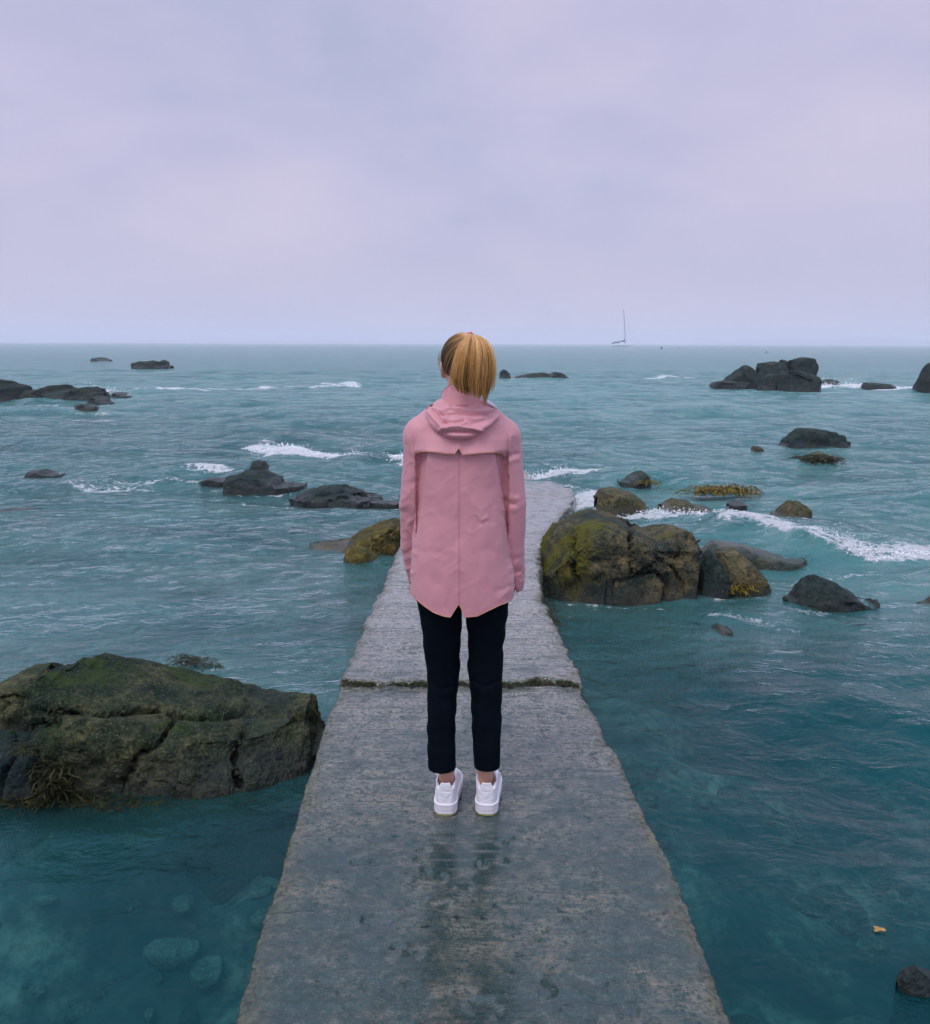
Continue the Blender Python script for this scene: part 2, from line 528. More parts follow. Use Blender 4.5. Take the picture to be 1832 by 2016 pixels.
# concrete --------------------------------------------------------
def concrete_mat():
    m, t, b, o = mat('wet_concrete')
    geo = N(t, 'ShaderNodeNewGeometry')
    pos = geo.outputs['Position']
    sp = N(t, 'ShaderNodeSeparateXYZ'); L(t, pos, sp.inputs[0])
    big = noise(t, 2.1, 6, 0.66, vec=pos, dist=0.5)
    mid = noise(t, 7, 6, 0.7, vec=pos)
    fin_ = noise(t, 60, 4, 0.75, vec=pos)
    grit = noise(t, 190, 2, 0.7, vec=pos)
    br = noise(t, 1.0, 6, 0.72, vec=pos, scl=(1.8, 42, 4), dist=0.25)     # brushed grooves run across the pier
    br2 = noise(t, 1.0, 4, 0.7, vec=pos, scl=(4.5, 120, 6))
    yv = N(t, 'ShaderNodeMapRange', inp={'From Min': 1.9, 'From Max': 5.0, 'To Min': -0.065, 'To Max': 0.15}); L(t, sp.outputs[1], yv.inputs[0])
    bigv = math_(t, 'ADD', big, yv.outputs[0])
    c = mixc(t, ramp(t, [(0.44, 0), (0.58, 1)], bigv), (0.008, 0.034, 0.028), (0.150, 0.138, 0.105))
    pale = N(t, 'ShaderNodeMapRange', inp={'From Min': 2.7, 'From Max': 6.0, 'To Min': 0.0, 'To Max': 0.85}); L(t, sp.outputs[1], pale.inputs[0])
    c = mixc(t, math_(t, 'MULTIPLY', pale.outputs[0], ramp(t, [(0.34, 0.45), (0.56, 1.0)], mid)), c, (0.50, 0.44, 0.40))     # paler seaward: sky reflection on the wet deck put into base colour
    c = mixc(t, math_(t, 'MULTIPLY', ramp(t, [(0.34, 0.85), (0.52, 0)], mid), math_(t, 'SUBTRACT', 1.0, math_(t, 'MULTIPLY', pale.outputs[0], 0.8))), c, (0.012, 0.036, 0.036))
    c = mixc(t, ramp(t, [(0.52, 0.0), (0.70, 0.75)], mid), c, (0.24, 0.19, 0.14))
    c = mixc(t, ramp(t, [(0.34, 0.85), (0.48, 0)], br), c, (0.022, 0.048, 0.046))
    c = mixc(t, ramp(t, [(0.34, 0.8), (0.47, 0)], br2), c, (0.024, 0.052, 0.05))
    c = mixc(t, ramp(t, [(0.40, 0.95), (0.52, 0)], fin_), c, (0.022, 0.052, 0.05))
    agg = noise(t, 24, 5, 0.8, vec=pos)
    c = mixc(t, math_(t, 'MULTIPLY', ramp(t, [(0.38, 0.85), (0.50, 0)], agg), math_(t, 'SUBTRACT', 1.0, math_(t, 'MULTIPLY', pale.outputs[0], 0.75))), c, (0.020, 0.048, 0.044))
    c = mixc(t, ramp(t, [(0.56, 0.0), (0.68, 0.5)], agg), c, (0.17, 0.145, 0.115))
    c = mixc(t, ramp(t, [(0.58, 0.0), (0.72, 0.45)], grit), c, (0.26, 0.24, 0.21))
    pit = noise(t, 26, 2, 0.5, vec=pos)
    c = mixc(t, ramp(t, [(0.27, 0.95), (0.33, 0)], pit), c, (0.008, 0.022, 0.024))
    # algae where the slab is chipped along its rims
    ea = N(t, 'ShaderNodeAttribute', attribute_name='rim')
    al = math_(t, 'MULTIPLY', ea.outputs['Fac'], ramp(t, [(0.35, 0.2), (0.6, 1.0)], mid))
    c = mixc(t, al, c, mixc(t, ramp(t, [(0.4, 0), (0.62, 1)], fin_), (0.025, 0.032, 0.018), (0.12, 0.11, 0.045)))
    L(t, c, b.inputs['Base Color'])
    wn = math_(t, 'ADD', math_(t, 'MULTIPLY', big, 0.6), math_(t, 'MULTIPLY', mid, 0.4))
    # the film of water is thicker where the pier dips towards the sea
    wy = N(t, 'ShaderNodeMapRange', inp={'From Min': 2.0, 'From Max': 6.5, 'To Min': 0.10, 'To Max': 0.36})
    L(t, sp.outputs[1], wy.inputs[0])
    wetv = math_(t, 'SUBTRACT', math_(t, 'ADD', wy.outputs[0], 0.53), wn)
    wet = N(t, 'ShaderNodeMapRange', interpolation_type='SMOOTHSTEP', inp={'From Min': 0.02, 'From Max': 0.20, 'To Min': 0.72, 'To Max': 1.0})
    L(t, wetv, wet.inputs[0])
    ro = N(t, 'ShaderNodeMapRange', inp={'From Min': 0.72, 'From Max': 1, 'To Min': 0.7, 'To Max': 0.5})
    L(t, wet.outputs[0], ro.inputs[0])
    L(t, ro.outputs[0], b.inputs['Roughness'])
    b.inputs['Specular IOR Level'].default_value = 0.10
    cwt = math_(t, 'MULTIPLY', ramp(t, [(0.36, 0.55), (0.50, 1.0)], agg), ramp(t, [(0.38, 0.65), (0.50, 1.0)], fin_))
    L(t, math_(t, 'MULTIPLY', wet.outputs[0], cwt), b.inputs['Coat Weight'])
    cr = N(t, 'ShaderNodeMapRange', inp={'From Min': 0.72, 'From Max': 1, 'To Min': 0.19, 'To Max': 0.11})
    L(t, wet.outputs[0], cr.inputs[0])
    L(t, cr.outputs[0], b.inputs['Coat Roughness'])
    b.inputs['Coat IOR'].default_value = 1.62
    h = math_(t, 'ADD', math_(t, 'MULTIPLY', br, 1.0), math_(t, 'MULTIPLY', fin_, 0.6))
    h = math_(t, 'ADD', h, math_(t, 'MULTIPLY', br2, 0.5))
    nb = bump(t, h, 0.75, 0.010)
    L(t, nb, b.inputs['Normal'])
    nc = bump(t, h, 0.22, 0.003)
    L(t, nc, b.inputs['Coat Normal'])
    return m
M['concrete'] = concrete_mat()

# ------------------------------------------------------------------ sea bed
def bed_z(x, y):
    P = np.stack([x, y, np.zeros_like(x)], -1)
    base = -0.46 - 0.10 * np.clip(y, -5, 8) * 0.3
    base = base - 0.62 * sstep(0.7, 3.0, x) - 0.15 * sstep(6, 14, y) - 1.6 * sstep(16, 45, y) - 5 * sstep(60, 300, y)
    # rubble heaped against the foot of the left boulder
    g1 = ground(283, 1640, -0.15)
    base = base + 0.40 * np.exp(-(((x - g1[0] + 0.25) / 1.1) ** 2 + ((y - g1[1] - 0.25) / 0.42) ** 2) ** 1.2)
    rot = np.stack([(x * 0.8 + y * 0.6), (-x * 0.6 + y * 0.8) * 2.2, np.zeros_like(x)], -1)
    return base + 0.16 * fbm(rot * 0.7, 4, 31) + 0.05 * fbm(P * 3.1, 3, 41)

def axis(segs):
    out = [segs[0][0]]
    for a, b, s0, g in segs:
        x = a
        while x < b - 1e-6:
            st = max(s0, g * abs(x))
            x = min(b, x + st)
            out.append(x)
    return np.array(out)

bx_ = axis([(0, 6, 0.06, 0), (6, 60, 0.1, 0.06), (60, 8600, 1, 0.25)])
bx_ = np.concatenate([-bx_[:0:-1], bx_])
by_ = np.concatenate([axis([(-8, 0, 0.15, 0), (0, 8, 0.06, 0), (8, 60, 0.1, 0.03), (60, 8600, 1, 0.25)])])
BX, BY = np.meshgrid(bx_, by_)
V = np.stack([BX, BY, bed_z(BX, BY)], -1).reshape(-1, 3)
m, t, b, o = mat('sea_bed')
geo = N(t, 'ShaderNodeNewGeometry')
nb_ = noise(t, 1.6, 6, 0.7, vec=geo.outputs['Position'])
nb2 = noise(t, 9, 5, 0.7, vec=geo.outputs['Position'])
c = ramp(t, [(0.34, (0.012, 0.03, 0.03)), (0.5, (0.07, 0.085, 0.065)), (0.66, (0.36, 0.32, 0.23))], nb_)
c = mixc(t, ramp(t, [(0.38, 0.8), (0.56, 0)], nb2), c, (0.02, 0.04, 0.035))
L(t, c, b.inputs['Base Color'])
b.inputs['Roughness'].default_value = 0.9
M['bed'] = m
tag(link('sea_bed', mesh_from('sea_bed', V, grid_faces(len(by_), len(bx_))), M['bed']), kind='structure')

# ------------------------------------------------------------------ sea surface
gx = axis([(0, 3.2, 0.028, 0), (3.2, 45, 0.03, 0.0135), (45, 8600, 1, 0.09)])
gx = np.concatenate([-gx[:0:-1], gx])
gy = axis([(-8, 0, 0.12, 0), (0, 6, 0.028, 0), (6, 70, 0.03, 0.0052), (70, 8600, 0.3, 0.03)])
X0, Y0 = np.meshgrid(gx, gy)
SX = np.gradient(gx)[None, :] + 0 * X0
SY = np.gradient(gy)[:, None] + 0 * Y0
spc = np.maximum(SY, SX * 0.55)
P2 = np.stack([X0, Y0, 0 * X0], -1)
# sheltered water beside the near slab, open chop beyond
amp = 0.22 + 0.78 * sstep(3.5, 13, Y0 + 0.5 * np.abs(X0) - 1.0)
amp = amp * (0.75 + 0.35 * vnoise(P2 * np.array([0.22, 0.35, 1]), 77))
amp = np.where(X0 > 0.5, np.maximum(amp, 0.58 * sstep(0.7, 2.2, X0)), amp)
amp = amp * (1 - 0.55 * sstep(11, 4, Y0) * sstep(0.5, -0.5, X0))
HZ = np.zeros_like(X0); DX = np.zeros_like(X0); DY = np.zeros_like(X0)
wr = np.random.RandomState(21)
for i in range(110):
    lam = 0.16 * (9.0 / 0.16) ** (i / 109.0)
    th = -math.pi / 2 + wr.normal(0, 0.55 if lam > 1 else 0.85) + 0.15
    k = 2 * math.pi / lam
    a = 0.0047 * lam ** 0.92 * wr.uniform(0.5, 1.5)
    if lam > 5: a *= 0.5
    w = sstep(2.2, 4.0, lam / spc)
    ph = wr.uniform(0, 2 * math.pi) + 1.2 * (vnoise(P2 * 0.12, 500 + i % 7) if lam > 0.5 else 0)
    arg = k * (math.cos(th) * X0 + math.sin(th) * Y0) + ph
    q = w * a * (amp if lam < 3 else amp * 0.9)
    HZ += q * np.cos(arg)
    DX -= 0.8 * q * math.cos(th) * np.sin(arg)
    DY -= 0.8 * q * math.sin(th) * np.sin(arg)
HZ += 0.012 * amp * (1 - np.abs(fbm(P2 * np.array([1.1, 1.9, 1]), 3, 90))) * sstep(0.9, 0.4, spc)
rot2 = np.stack([X0 * 0.96 + Y0 * 0.28, Y0 * 0.96 - X0 * 0.28, 0 * X0], -1)
HZ -= 0.0085 * np.minimum(amp, 0.7) * np.abs(vnoise(rot2 * np.array([1.9, 3.6, 1]) + 0.5 * vnoise(P2 * 1.3, 6)[..., None], 91)) * sstep(0.14, 0.06, spc)
HZ -= 0.0030 * np.minimum(amp, 0.6) * np.abs(vnoise(rot2 * np.array([4.6, 8.5, 1]), 92)) * sstep(0.09, 0.04, spc)

FOAM = np.zeros_like(X0)
near_mask = (Y0 > 1) & (Y0 < 75)
def foam_line(pts, width, strength=1.0, ridge=0.0, rw=0.35, jit=0.0, back=1.0):
    """breaking crest: pts are picture positions of its foot on the water"""
    global FOAM, HZ
    W3 = np.array([ground(x, y, 0.0)[:2] for x, y in pts])
    lo = W3.min(0) - 3; hi = W3.max(0) + 3
    mk = (X0 > lo[0]) & (X0 < hi[0]) & (Y0 > lo[1]) & (Y0 < hi[1])
    p = np.stack([X0[mk], Y0[mk]], -1)
    pj = p + jit * np.stack([vnoise(np.stack([p[:, 0], p[:, 1], 0 * p[:, 0]], -1) * 2.1, 5), vnoise(np.stack([p[:, 0], p[:, 1], 0 * p[:, 0]], -1) * 2.1, 6)], -1)
    d = seg_dist(pj, W3)
    yl = np.interp(p[:, 0], *(W3[np.argsort(W3[:, 0])].T))
    s_ = pj[:, 1] - yl                      # >0 : seaward side
    f = np.exp(-(d / np.where(s_ > 0, width * back, width * 0.55)) ** 2) * strength
    FOAM[mk] = np.maximum(FOAM[mk], f)
    if ridge:
        ends = np.clip(np.minimum(p[:, 0] - W3[:, 0].min(), W3[:, 0].max() - p[:, 0]) / 0.7, 0, 1)
        HZ[mk] += ends * ridge * np.exp(-(d / np.where(s_ > 0, rw * 1.8, rw * 0.7)) ** 2) * (0.75 + 0.5 * vnoise(np.stack([p[:, 0] * 1.7, p[:, 1], 0 * p[:, 0]], -1), 8))

foam_line([(1225, 1008), (1300, 1016), (1380, 1026), (1440, 1040), (1520, 1055), (1575, 1072), (1625, 1078), (1660, 1092), (1700, 1100), (1760, 1103), (1860, 1100)], 0.23, 0.98, 0.12, 0.30, 0.22, 2.3)
foam_line([(1380, 1018), (1450, 1026), (1520, 1040)], 0.3, 1.0, 0.03, 0.4, 0.15, 1.3)
foam_line([(1540, 1030), (1590, 1032), (1605, 1040)], 0.12, 1.0, 0, 0.3, 0.1)
foam_line([(528, 882), (560, 892), (600, 900), (665, 902)], 0.42, 1.15, 0.18, 0.5, 0.35, 1.6)
foam_line([(640, 905), (700, 910), (760, 908), (800, 912)], 0.13, 0.85, 0.16, 0.5, 0.35, 1.0)
foam_line([(1030, 932), (1075, 934), (1110, 932), (1140, 934)], 0.22, 1.2, 0.10, 0.3, 0.15, 1.7)
foam_line([(1030, 948), (1090, 950), (1145, 955)], 0.35, 0.72, 0, 0.3, 0.3)
foam_line([(780, 905), (800, 920)], 0.4, 1.1, 0.15, 0.4, 0.2)
foam_line([(225, 772), (330, 771), (430, 770), (560, 766), (640, 763), (715, 759)], 0.75, 0.86, 0.10, 1.0, 0.9, 1.8)
foam_line([(20, 800), (120, 800)], 0.8, 0.62, 0, 1, 0.9)
foam_line([(1612, 765), (1680, 763), (1740, 768), (1815, 768)], 1.3, 1.1, 0.12, 1.0, 0.7, 2.2)
foam_line([(1290, 745), (1345, 744)], 0.9, 0.85, 0.18, 1.1, 0.6, 1.0)
foam_line([(990, 745), (1120, 745)], 0.9, 0.72, 0, 1, 0.8)
foam_line([(270, 725), (335, 726)], 1.6, 0.72, 0, 1, 0.8)
foam_line([(368, 930), (410, 932), (440, 934)], 0.28, 0.95, 0.05, 0.3, 0.2)
foam_line([(150, 948), (300, 945), (400, 940)], 0.30, 0.66, 0, 0.3, 0.4)
foam_line([(500, 985), (560, 992), (640, 1000), (760, 995)], 0.28, 0.72, 0, 0.3, 0.4)
foam_line([(140, 830), (210, 832)], 0.5, 0.75, 0, 0.3, 0.4)
foam_line([(1135, 1000), (1150, 985), (1175, 968), (1180, 1000)], 0.20, 1.25, 0.05, 0.2, 0.12)
foam_line([(1185, 1005), (1230, 1010)], 0.12, 0.9, 0, 0.2, 0.1)
foam_line([(1390, 770), (1600, 775)], 0.5, 0.60, 0, 0.3, 0.5)
foam_line([(1100, 1202), (1200, 1206), (1300, 1206)], 0.07, 0.66, 0, 0.2, 0.15)
foam_line([(1400, 1215), (1470, 1222), (1560, 1240)], 0.15, 0.52, 0, 0.2, 0.2)
foam_line([(1500, 1160), (1600, 1140), (1720, 1125)], 0.12, 0.62, 0, 0.2, 0.2)
foam_line([(1080, 920), (1170, 930), (1260, 925)], 0.25, 0.60, 0, 0.2, 0.2)

for pts in ([(448, 964), (520, 966), (600, 962)], [(590, 993), (660, 996), (745, 990)], [(1528, 886), (1600, 888), (1672, 885)], [(1555, 1200), (1640, 1210), (1712, 1200)],
            [(1570, 912), (1650, 912)], [(0, 800), (60, 798)], [(145, 812), (205, 812)], [(1180, 1006), (1270, 1010)], [(1515, 1026), (1595, 1026)], [(1395, 1178), (1510, 1172)], [(1218, 955), (1285, 954)], [(680, 1116), (745, 1118)]):
    foam_line(pts, 0.10 if pts[0][1] > 880 else 0.5, 0.60, 0, 0.2, 0.12)

XX, YY = X0 + DX, Y0 + DY
V = np.stack([XX, YY, HZ], -1).reshape(-1, 3)
me = mesh_from('sea', V, grid_faces(len(gy), len(gx)))
depth = np.maximum(0.02, HZ - bed_z(X0, Y0))
attr(me, 'depth', np.minimum(depth, 6))
attr(me, 'foam', FOAM)
attr(me, 'surf', sstep(2.6, 6.6, Y0 - 0.9 * np.clip(X0, 0, 2.2)) * (1 - 0.3 * sstep(40, 120, Y0)))

def water_mat():
    m = bpy.data.materials.new('sea_water'); m.use_nodes = True
    t = m.node_tree; t.nodes.clear()
    out = N(t, 'ShaderNodeOutputMaterial')
    geo = N(t, 'ShaderNodeNewGeometry'); pos = geo.outputs['Position']
    sp = N(t, 'ShaderNodeSeparateXYZ'); L(t, pos, sp.inputs[0])
    # unresolved ripples
    r1 = noise(t, 1.0, 5, 0.62, vec=pos, scl=(3.4, 5.4, 2), dist=0.5)
    r2 = noise(t, 1.0, 3, 0.6, vec=pos, scl=(0.30, 0.75, 0.3), dist=0.6)
    r3 = noise(t, 1.0, 3, 0.6, vec=pos, scl=(0.035, 0.11, 0.1), dist=0.4)
    far = N(t, 'ShaderNodeMapRange', inp={'From Min': 3.0, 'From Max': 12.0, 'To Min': 0.16, 'To Max': 1.0}); L(t, sp.outputs[1], far.inputs[0])
    far2 = N(t, 'ShaderNodeMapRange', inp={'From Min': 18.0, 'From Max': 60.0, 'To Min': 0.0, 'To Max': 1.0}); L(t, sp.outputs[1], far2.inputs[0])
    far3 = N(t, 'ShaderNodeMapRange', inp={'From Min': 60.0, 'From Max': 250.0, 'To Min': 0.0, 'To Max': 1.0}); L(t, sp.outputs[1], far3.inputs[0])
    h = math_(t, 'MULTIPLY', math_(t, 'MULTIPLY', r1, 0.115), far.outputs[0])
    h = math_(t, 'ADD', h, math_(t, 'MULTIPLY', math_(t, 'MULTIPLY', r2, 0.42), far2.outputs[0]))
    h = math_(t, 'ADD', h, math_(t, 'MULTIPLY', math_(t, 'MULTIPLY', r3, 1.2), far3.outputs[0]))
    nb = bump(t, h, 1.0, 1.0)
    fr = N(t, 'ShaderNodeFresnel', inp={'IOR': 1.333}); L(t, nb, fr.inputs['Normal'])
    gl = N(t, 'ShaderNodeBsdfGlossy', inp={'Roughness': 0.035, 'Color': (1, 1, 1, 1)}); L(t, nb, gl.inputs['Normal'])
    rg = N(t, 'ShaderNodeMapRange', inp={'From Min': 8.0, 'From Max': 120.0, 'To Min': 0.02, 'To Max': 0.15}); L(t, sp.outputs[1], rg.inputs[0])
    L(t, rg.outputs[0], gl.inputs['Roughness'])
    # sky reflection coloured teal at steep view angles, nearly untinted at grazing ones
    L(t, mixc(t, ramp(t, [(0.025, 0), (0.18, 1)], fr.outputs[0]), (0.25, 0.82, 0.95), (0.94, 0.98, 1.0)), gl.inputs['Color'])
    da = N(t, 'ShaderNodeAttribute', attribute_name='depth')
    turb = math_(t, 'SUBTRACT', 1.0, math_(t, 'POWER', 2.718, math_(t, 'MULTIPLY', da.outputs['Fac'], -0.62)))
    cn = noise(t, 0.5, 3, 0.5, vec=pos, scl=(1, 1.4, 1))
    body = mixc(t, ramp(t, [(0.35, 0), (0.65, 1)], cn), (0.0005, 0.046, 0.052), (0.003, 0.084, 0.086))
    # milky surf; body colour lightened further to stand in for sky reflection
    op = N(t, 'ShaderNodeAttribute', attribute_name='surf')
    body = mixc(t, op.outputs['Fac'], body, mixc(t, ramp(t, [(0.35, 0), (0.65, 1)], cn), (0.070, 0.235, 0.230), (0.175, 0.340, 0.315)))
    # dark dashes painted into the body colour as shaded wave troughs
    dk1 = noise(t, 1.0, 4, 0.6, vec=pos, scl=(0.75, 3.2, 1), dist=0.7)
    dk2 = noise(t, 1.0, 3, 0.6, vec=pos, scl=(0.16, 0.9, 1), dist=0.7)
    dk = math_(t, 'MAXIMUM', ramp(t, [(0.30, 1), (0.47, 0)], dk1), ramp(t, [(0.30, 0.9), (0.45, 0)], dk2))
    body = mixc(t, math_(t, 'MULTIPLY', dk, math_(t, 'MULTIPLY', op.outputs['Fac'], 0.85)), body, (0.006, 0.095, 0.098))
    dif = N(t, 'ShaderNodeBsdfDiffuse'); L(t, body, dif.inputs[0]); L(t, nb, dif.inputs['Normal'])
    tr = N(t, 'ShaderNodeBsdfTransparent', inp={'Color': (0.46, 0.80, 0.86, 1)})
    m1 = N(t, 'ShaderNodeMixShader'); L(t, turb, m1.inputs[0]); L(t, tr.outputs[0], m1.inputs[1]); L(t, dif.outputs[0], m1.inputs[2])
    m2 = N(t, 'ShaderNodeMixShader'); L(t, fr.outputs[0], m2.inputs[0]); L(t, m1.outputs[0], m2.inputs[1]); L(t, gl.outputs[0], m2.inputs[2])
    # foam
    fa = N(t, 'ShaderNodeAttribute', attribute_name='foam')
    fn = noise(t, 13, 6, 0.78, vec=pos, dist=0.8)
    fn2 = noise(t, 2.2, 5, 0.65, vec=pos, dist=0.8)
    vor = N(t, 'ShaderNodeTexVoronoi', feature='DISTANCE_TO_EDGE', inp={'Scale': 7.0}); L(t, pos, vor.inputs['Vector'])
    e = math_(t, 'MULTIPLY', math_(t, 'SUBTRACT', 0.12, vor.outputs['Distance']), 1.0)
    fv = math_(t, 'ADD', fa.outputs['Fac'], math_(t, 'MULTIPLY', math_(t, 'SUBTRACT', fn, 0.5), 1.9))
    fv = math_(t, 'ADD', fv, math_(t, 'MULTIPLY', math_(t, 'SUBTRACT', fn2, 0.5), 1.0))
    fv = math_(t, 'ADD', fv, e)
    fm = N(t, 'ShaderNodeMapRange', interpolation_type='SMOOTHSTEP', inp={'From Min': 0.55, 'From Max': 0.95}); L(t, fv, fm.inputs[0])
    fg = math_(t, 'MULTIPLY', fm.outputs[0], math_(t, 'MULTIPLY', fa.outputs['Fac'], 3.0, clamp=True))
    fd = N(t, 'ShaderNodeBsdfDiffuse', inp={'Color': (0.80, 0.80, 0.82, 1)})
    L(t, bump(t, fn, 1.0, 0.08), fd.inputs['Normal'])
    m3 = N(t, 'ShaderNodeMixShader'); L(t, fg, m3.inputs[0]); L(t, m2.outputs[0], m3.inputs[1]); L(t, fd.outputs[0], m3.inputs[2])
    L(t, m3.outputs[0], out.inputs[0])
    return m
M['water'] = water_mat()
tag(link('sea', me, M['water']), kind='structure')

# quick look-up of the water height
def sea_h(x, y):
    i = np.clip(np.searchsorted(gy, y), 0, len(gy) - 1); j = np.clip(np.searchsorted(gx, x), 0, len(gx) - 1)
    return float(HZ[i, j])

# ------------------------------------------------------------------ distant land, faint in the haze
M['hill'] = simple('distant_land', (0.03, 0.045, 0.035), 0.9, 0.3, 0.01)
def land(name, x0, x1, Y, hpts):
    n = 160
    xs = np.linspace(x0, x1, n)
    rows = []
    hs = np.interp(xs, [at(p[0], 675, Y)[0] for p in hpts], [p[1] for p in hpts])
    hs = hs * (1 + 0.10 * fbm(np.stack([xs * 0.004, 0 * xs, 0 * xs], -1), 4, 3))
    for v in np.linspace(-1, 1, 13):
        pr = max(0, 1 - v * v) ** 0.7
        rows.append(np.stack([xs, Y + v * 700 + 0 * xs, hs * pr * (1 + 0.1 * fbm(np.stack([xs * 0.01, v + 0 * xs, 0 * xs], -1), 3, 9)) - 2], -1))
    V = np.concatenate(rows)
    tag(link(name, mesh_from(name, V, grid_faces(13, n)), M['hill']), kind='structure')
land('hills', at(1330, 675, 5200)[0], at(2100, 675, 5200)[0], 5200, [(1330, 2), (1450, 16), (1560, 34), (1640, 30), (1700, 38), (1832, 26), (2100, 4)])
land('coast', at(-350, 675, 6000)[0], at(950, 675, 6000)[0], 6000, [(-350, 4), (0, 12), (300, 17), (600, 15), (850, 10), (950, 2)])

# ------------------------------------------------------------------ pier
pier = empty('concrete_pier', (0, 2, 0))
tag(pier, 'long wet concrete pier of two slabs running out into the sea beneath the standing person', 'pier')

def slab(name, left, right, ys, zf, seed, lab=None, front_rough=False, amp_edge=0.006):
    """left/right: (y,x) tables; zf(y): height of the deck"""
    l = np.interp(ys, [p[0] for p in left], [p[1] for p in left])
    r = np.interp(ys, [p[0] for p in right], [p[1] for p in right])
    nt = 150
    tt = np.linspace(0, 1, nt)
    tt = np.concatenate([[0, 0, 0], tt, [1, 1, 1]])
    Yg = ys[:, None] + 0 * tt[None, :]
    el = amp_edge * fbm(np.stack([ys * 4.7, 0 * ys, 0 * ys], -1), 6, seed, 0.75)
    er = amp_edge * 1.4 * fbm(np.stack([ys * 4.7, 0 * ys + 9, 0 * ys], -1), 6, seed + 3, 0.75)
    Xg = (l + el)[:, None] * (1 - tt) + (r + er)[:, None] * tt
    Pn = np.stack([Xg, Yg, 0 * Xg], -1)
    Z = zf(Xg, Yg) + 0.0022 * fbm(Pn * np.array([3, 60, 1]), 3, seed + 5) + 0.003 * fbm(Pn * 6, 3, seed + 6)
    w = (r - l)[:, None]
    de = np.minimum(tt, 1 - tt)[None, :] * w
    chip = np.clip(fbm(Pn * 7, 5, seed + 8, 0.8), -1, 1)
    rim = 0.035 + 0.045 * chip
    fall = np.clip(1 - de / np.maximum(rim, 0.006), 0, 1)
    Z -= 0.014 * fall ** 1.6
    rimv = np.exp(-(de / (0.05 + 0.03 * chip)) ** 2)
    # pits
    Z -= 0.006 * sstep(0.62, 0.85, fbm(Pn * 14, 2, seed + 11))
    dl = np.array([1.6, 0.5, 0.06]); sh = np.array([0.0, 0.01, 0.004])
    for i in range(3):
        Z[:, i] = Z[:, 3] - dl[i] ; Z[:, -1 - i] = Z[:, -4] - dl[i]
        Xg[:, i] -= sh[i] * (1 if i else 1); Xg[:, -1 - i] += sh[i]
    V = np.stack([Xg, Yg, Z], -1)
    rv = rimv + 0 * Z
    rows = [V[0] * [1, 1, 1] - [0, 0, 1.2]]; rr = [rv[0] * 0 + 1]
    f1 = V[0].copy(); f1[:, 2] -= 0.05; f1[:, 1] += 0.004
    rows.append(f1); rr.append(rv[0] * 0 + 1)
    e0 = V[0].copy(); 
    if front_rough:
        jag = 0.045 * fbm(np.stack([Xg[0] * 5, 0 * Xg[0], 0 * Xg[0]], -1), 5, seed + 20, 0.62)
        for k in range(0, 6):
            V[k, :, 1] += jag * (1 - k / 6)
        rows[1][:, 1] += jag; rows[0][:, 1] += jag
        V[0, :, 2] -= 0.010 + 0.012 * np.abs(fbm(np.stack([Xg[0] * 14, 0 * Xg[0], 0 * Xg[0] + 4], -1), 3, seed + 21))
        rv[0] = 1; rv[1] = 0.9; rv[2] = 0.45
    V = np.concatenate([rows[0][None], rows[1][None], V, (V[-1] - [0, 0, 1.2])[None]])
    rv = np.concatenate([rr[0][None], rr[1][None], rv, rv[-1][None]])
    nr = V.shape[0]
    me = mesh_from(name, V.reshape(-1, 3), grid_faces(nr, V.shape[1]))
    attr(me, 'rim', np.clip(rv, 0, 1))
    o = link(name, me, M['concrete'], pier)
    o.matrix_parent_inverse = Matrix.Translation(-Vector(pier.location))
    if lab: o['label'] = lab
    return o

def gz(x, y, z):
    p = ground(x, y, z); return (p[1], p[0])
zj = PIER_Z
jl, jr = ground(672, 1352, zj), ground(1140, 1352, zj)
left1 = [(-3.0, None)] ; 
L1 = [gz(x, y, zj) for x, y in ((460, 2016), (500, 1885), (556, 1700), (600, 1550), (636, 1440), (668, 1352))]
R1 = [gz(x, y, zj) for x, y in ((1443, 2016), (1400, 1890), (1352, 1770), (1290, 1640), (1215, 1490), (1178, 1420), (1142, 1352))]
def ext(T):
    T = sorted(T)
    s = (T[2][1] - T[0][1]) / (T[2][0] - T[0][0])
    return [(-3.0, T[0][1] + s * (-3.0 - T[0][0]))] + T
L1, R1 = ext(L1), ext(R1)
yj = (jl[1] + jr[1]) / 2
ys1 = np.concatenate([np.linspace(-3, 1.2, 60), np.linspace(1.2, yj + 0.02, 330)[1:]])
slab('slab', L1, R1, ys1, lambda X, Y: zj - 0.006 * sstep(0.1, 0, np.abs(Y - yj)) + 0 * X, 100, 'near slab of the pier, brushed across and dark with damp')
def z2(X, Y):
    base = zj + 0.022 - 0.0475 * np.clip(Y - yj, 0, None) + 0 * X
    if np.ndim(X): base = base + 0.080 * fbm(np.stack([X * 1.3, Y * 0.9, 0 * X], -1), 4, 66) * sstep(9.5, 12.5, Y)
    return base
def gz2(x, y):
    z = zj
    for _ in range(12):
        p = ground(x, y, z); z = float(z2(p[0], p[1]))
    return (p[1], p[0])
L2 = [gz2(x, y) for x, y in ((670, 1345), (700, 1272), (735, 1196), (768, 1120), (790, 1070), (808, 1030), (818, 990), (824, 960))]
R2 = [gz2(x, y) for x, y in ((1141, 1345), (1122, 1280), (1098, 1225), (1066, 1180), (1062, 1130), (1072, 1060), (1104, 1015), (1126, 990), (1132, 974), (1124, 962), (1100, 952), (1066, 945))]
ys2 = np.concatenate([np.linspace(yj + 0.03, 9, 300), np.linspace(9, 17, 150)[1:]])
slab('slab', L2, R2, ys2, z2, 200, 'far slab of the pier with a mossy broken front edge, shining wet', front_rough=True, amp_edge=0.013)

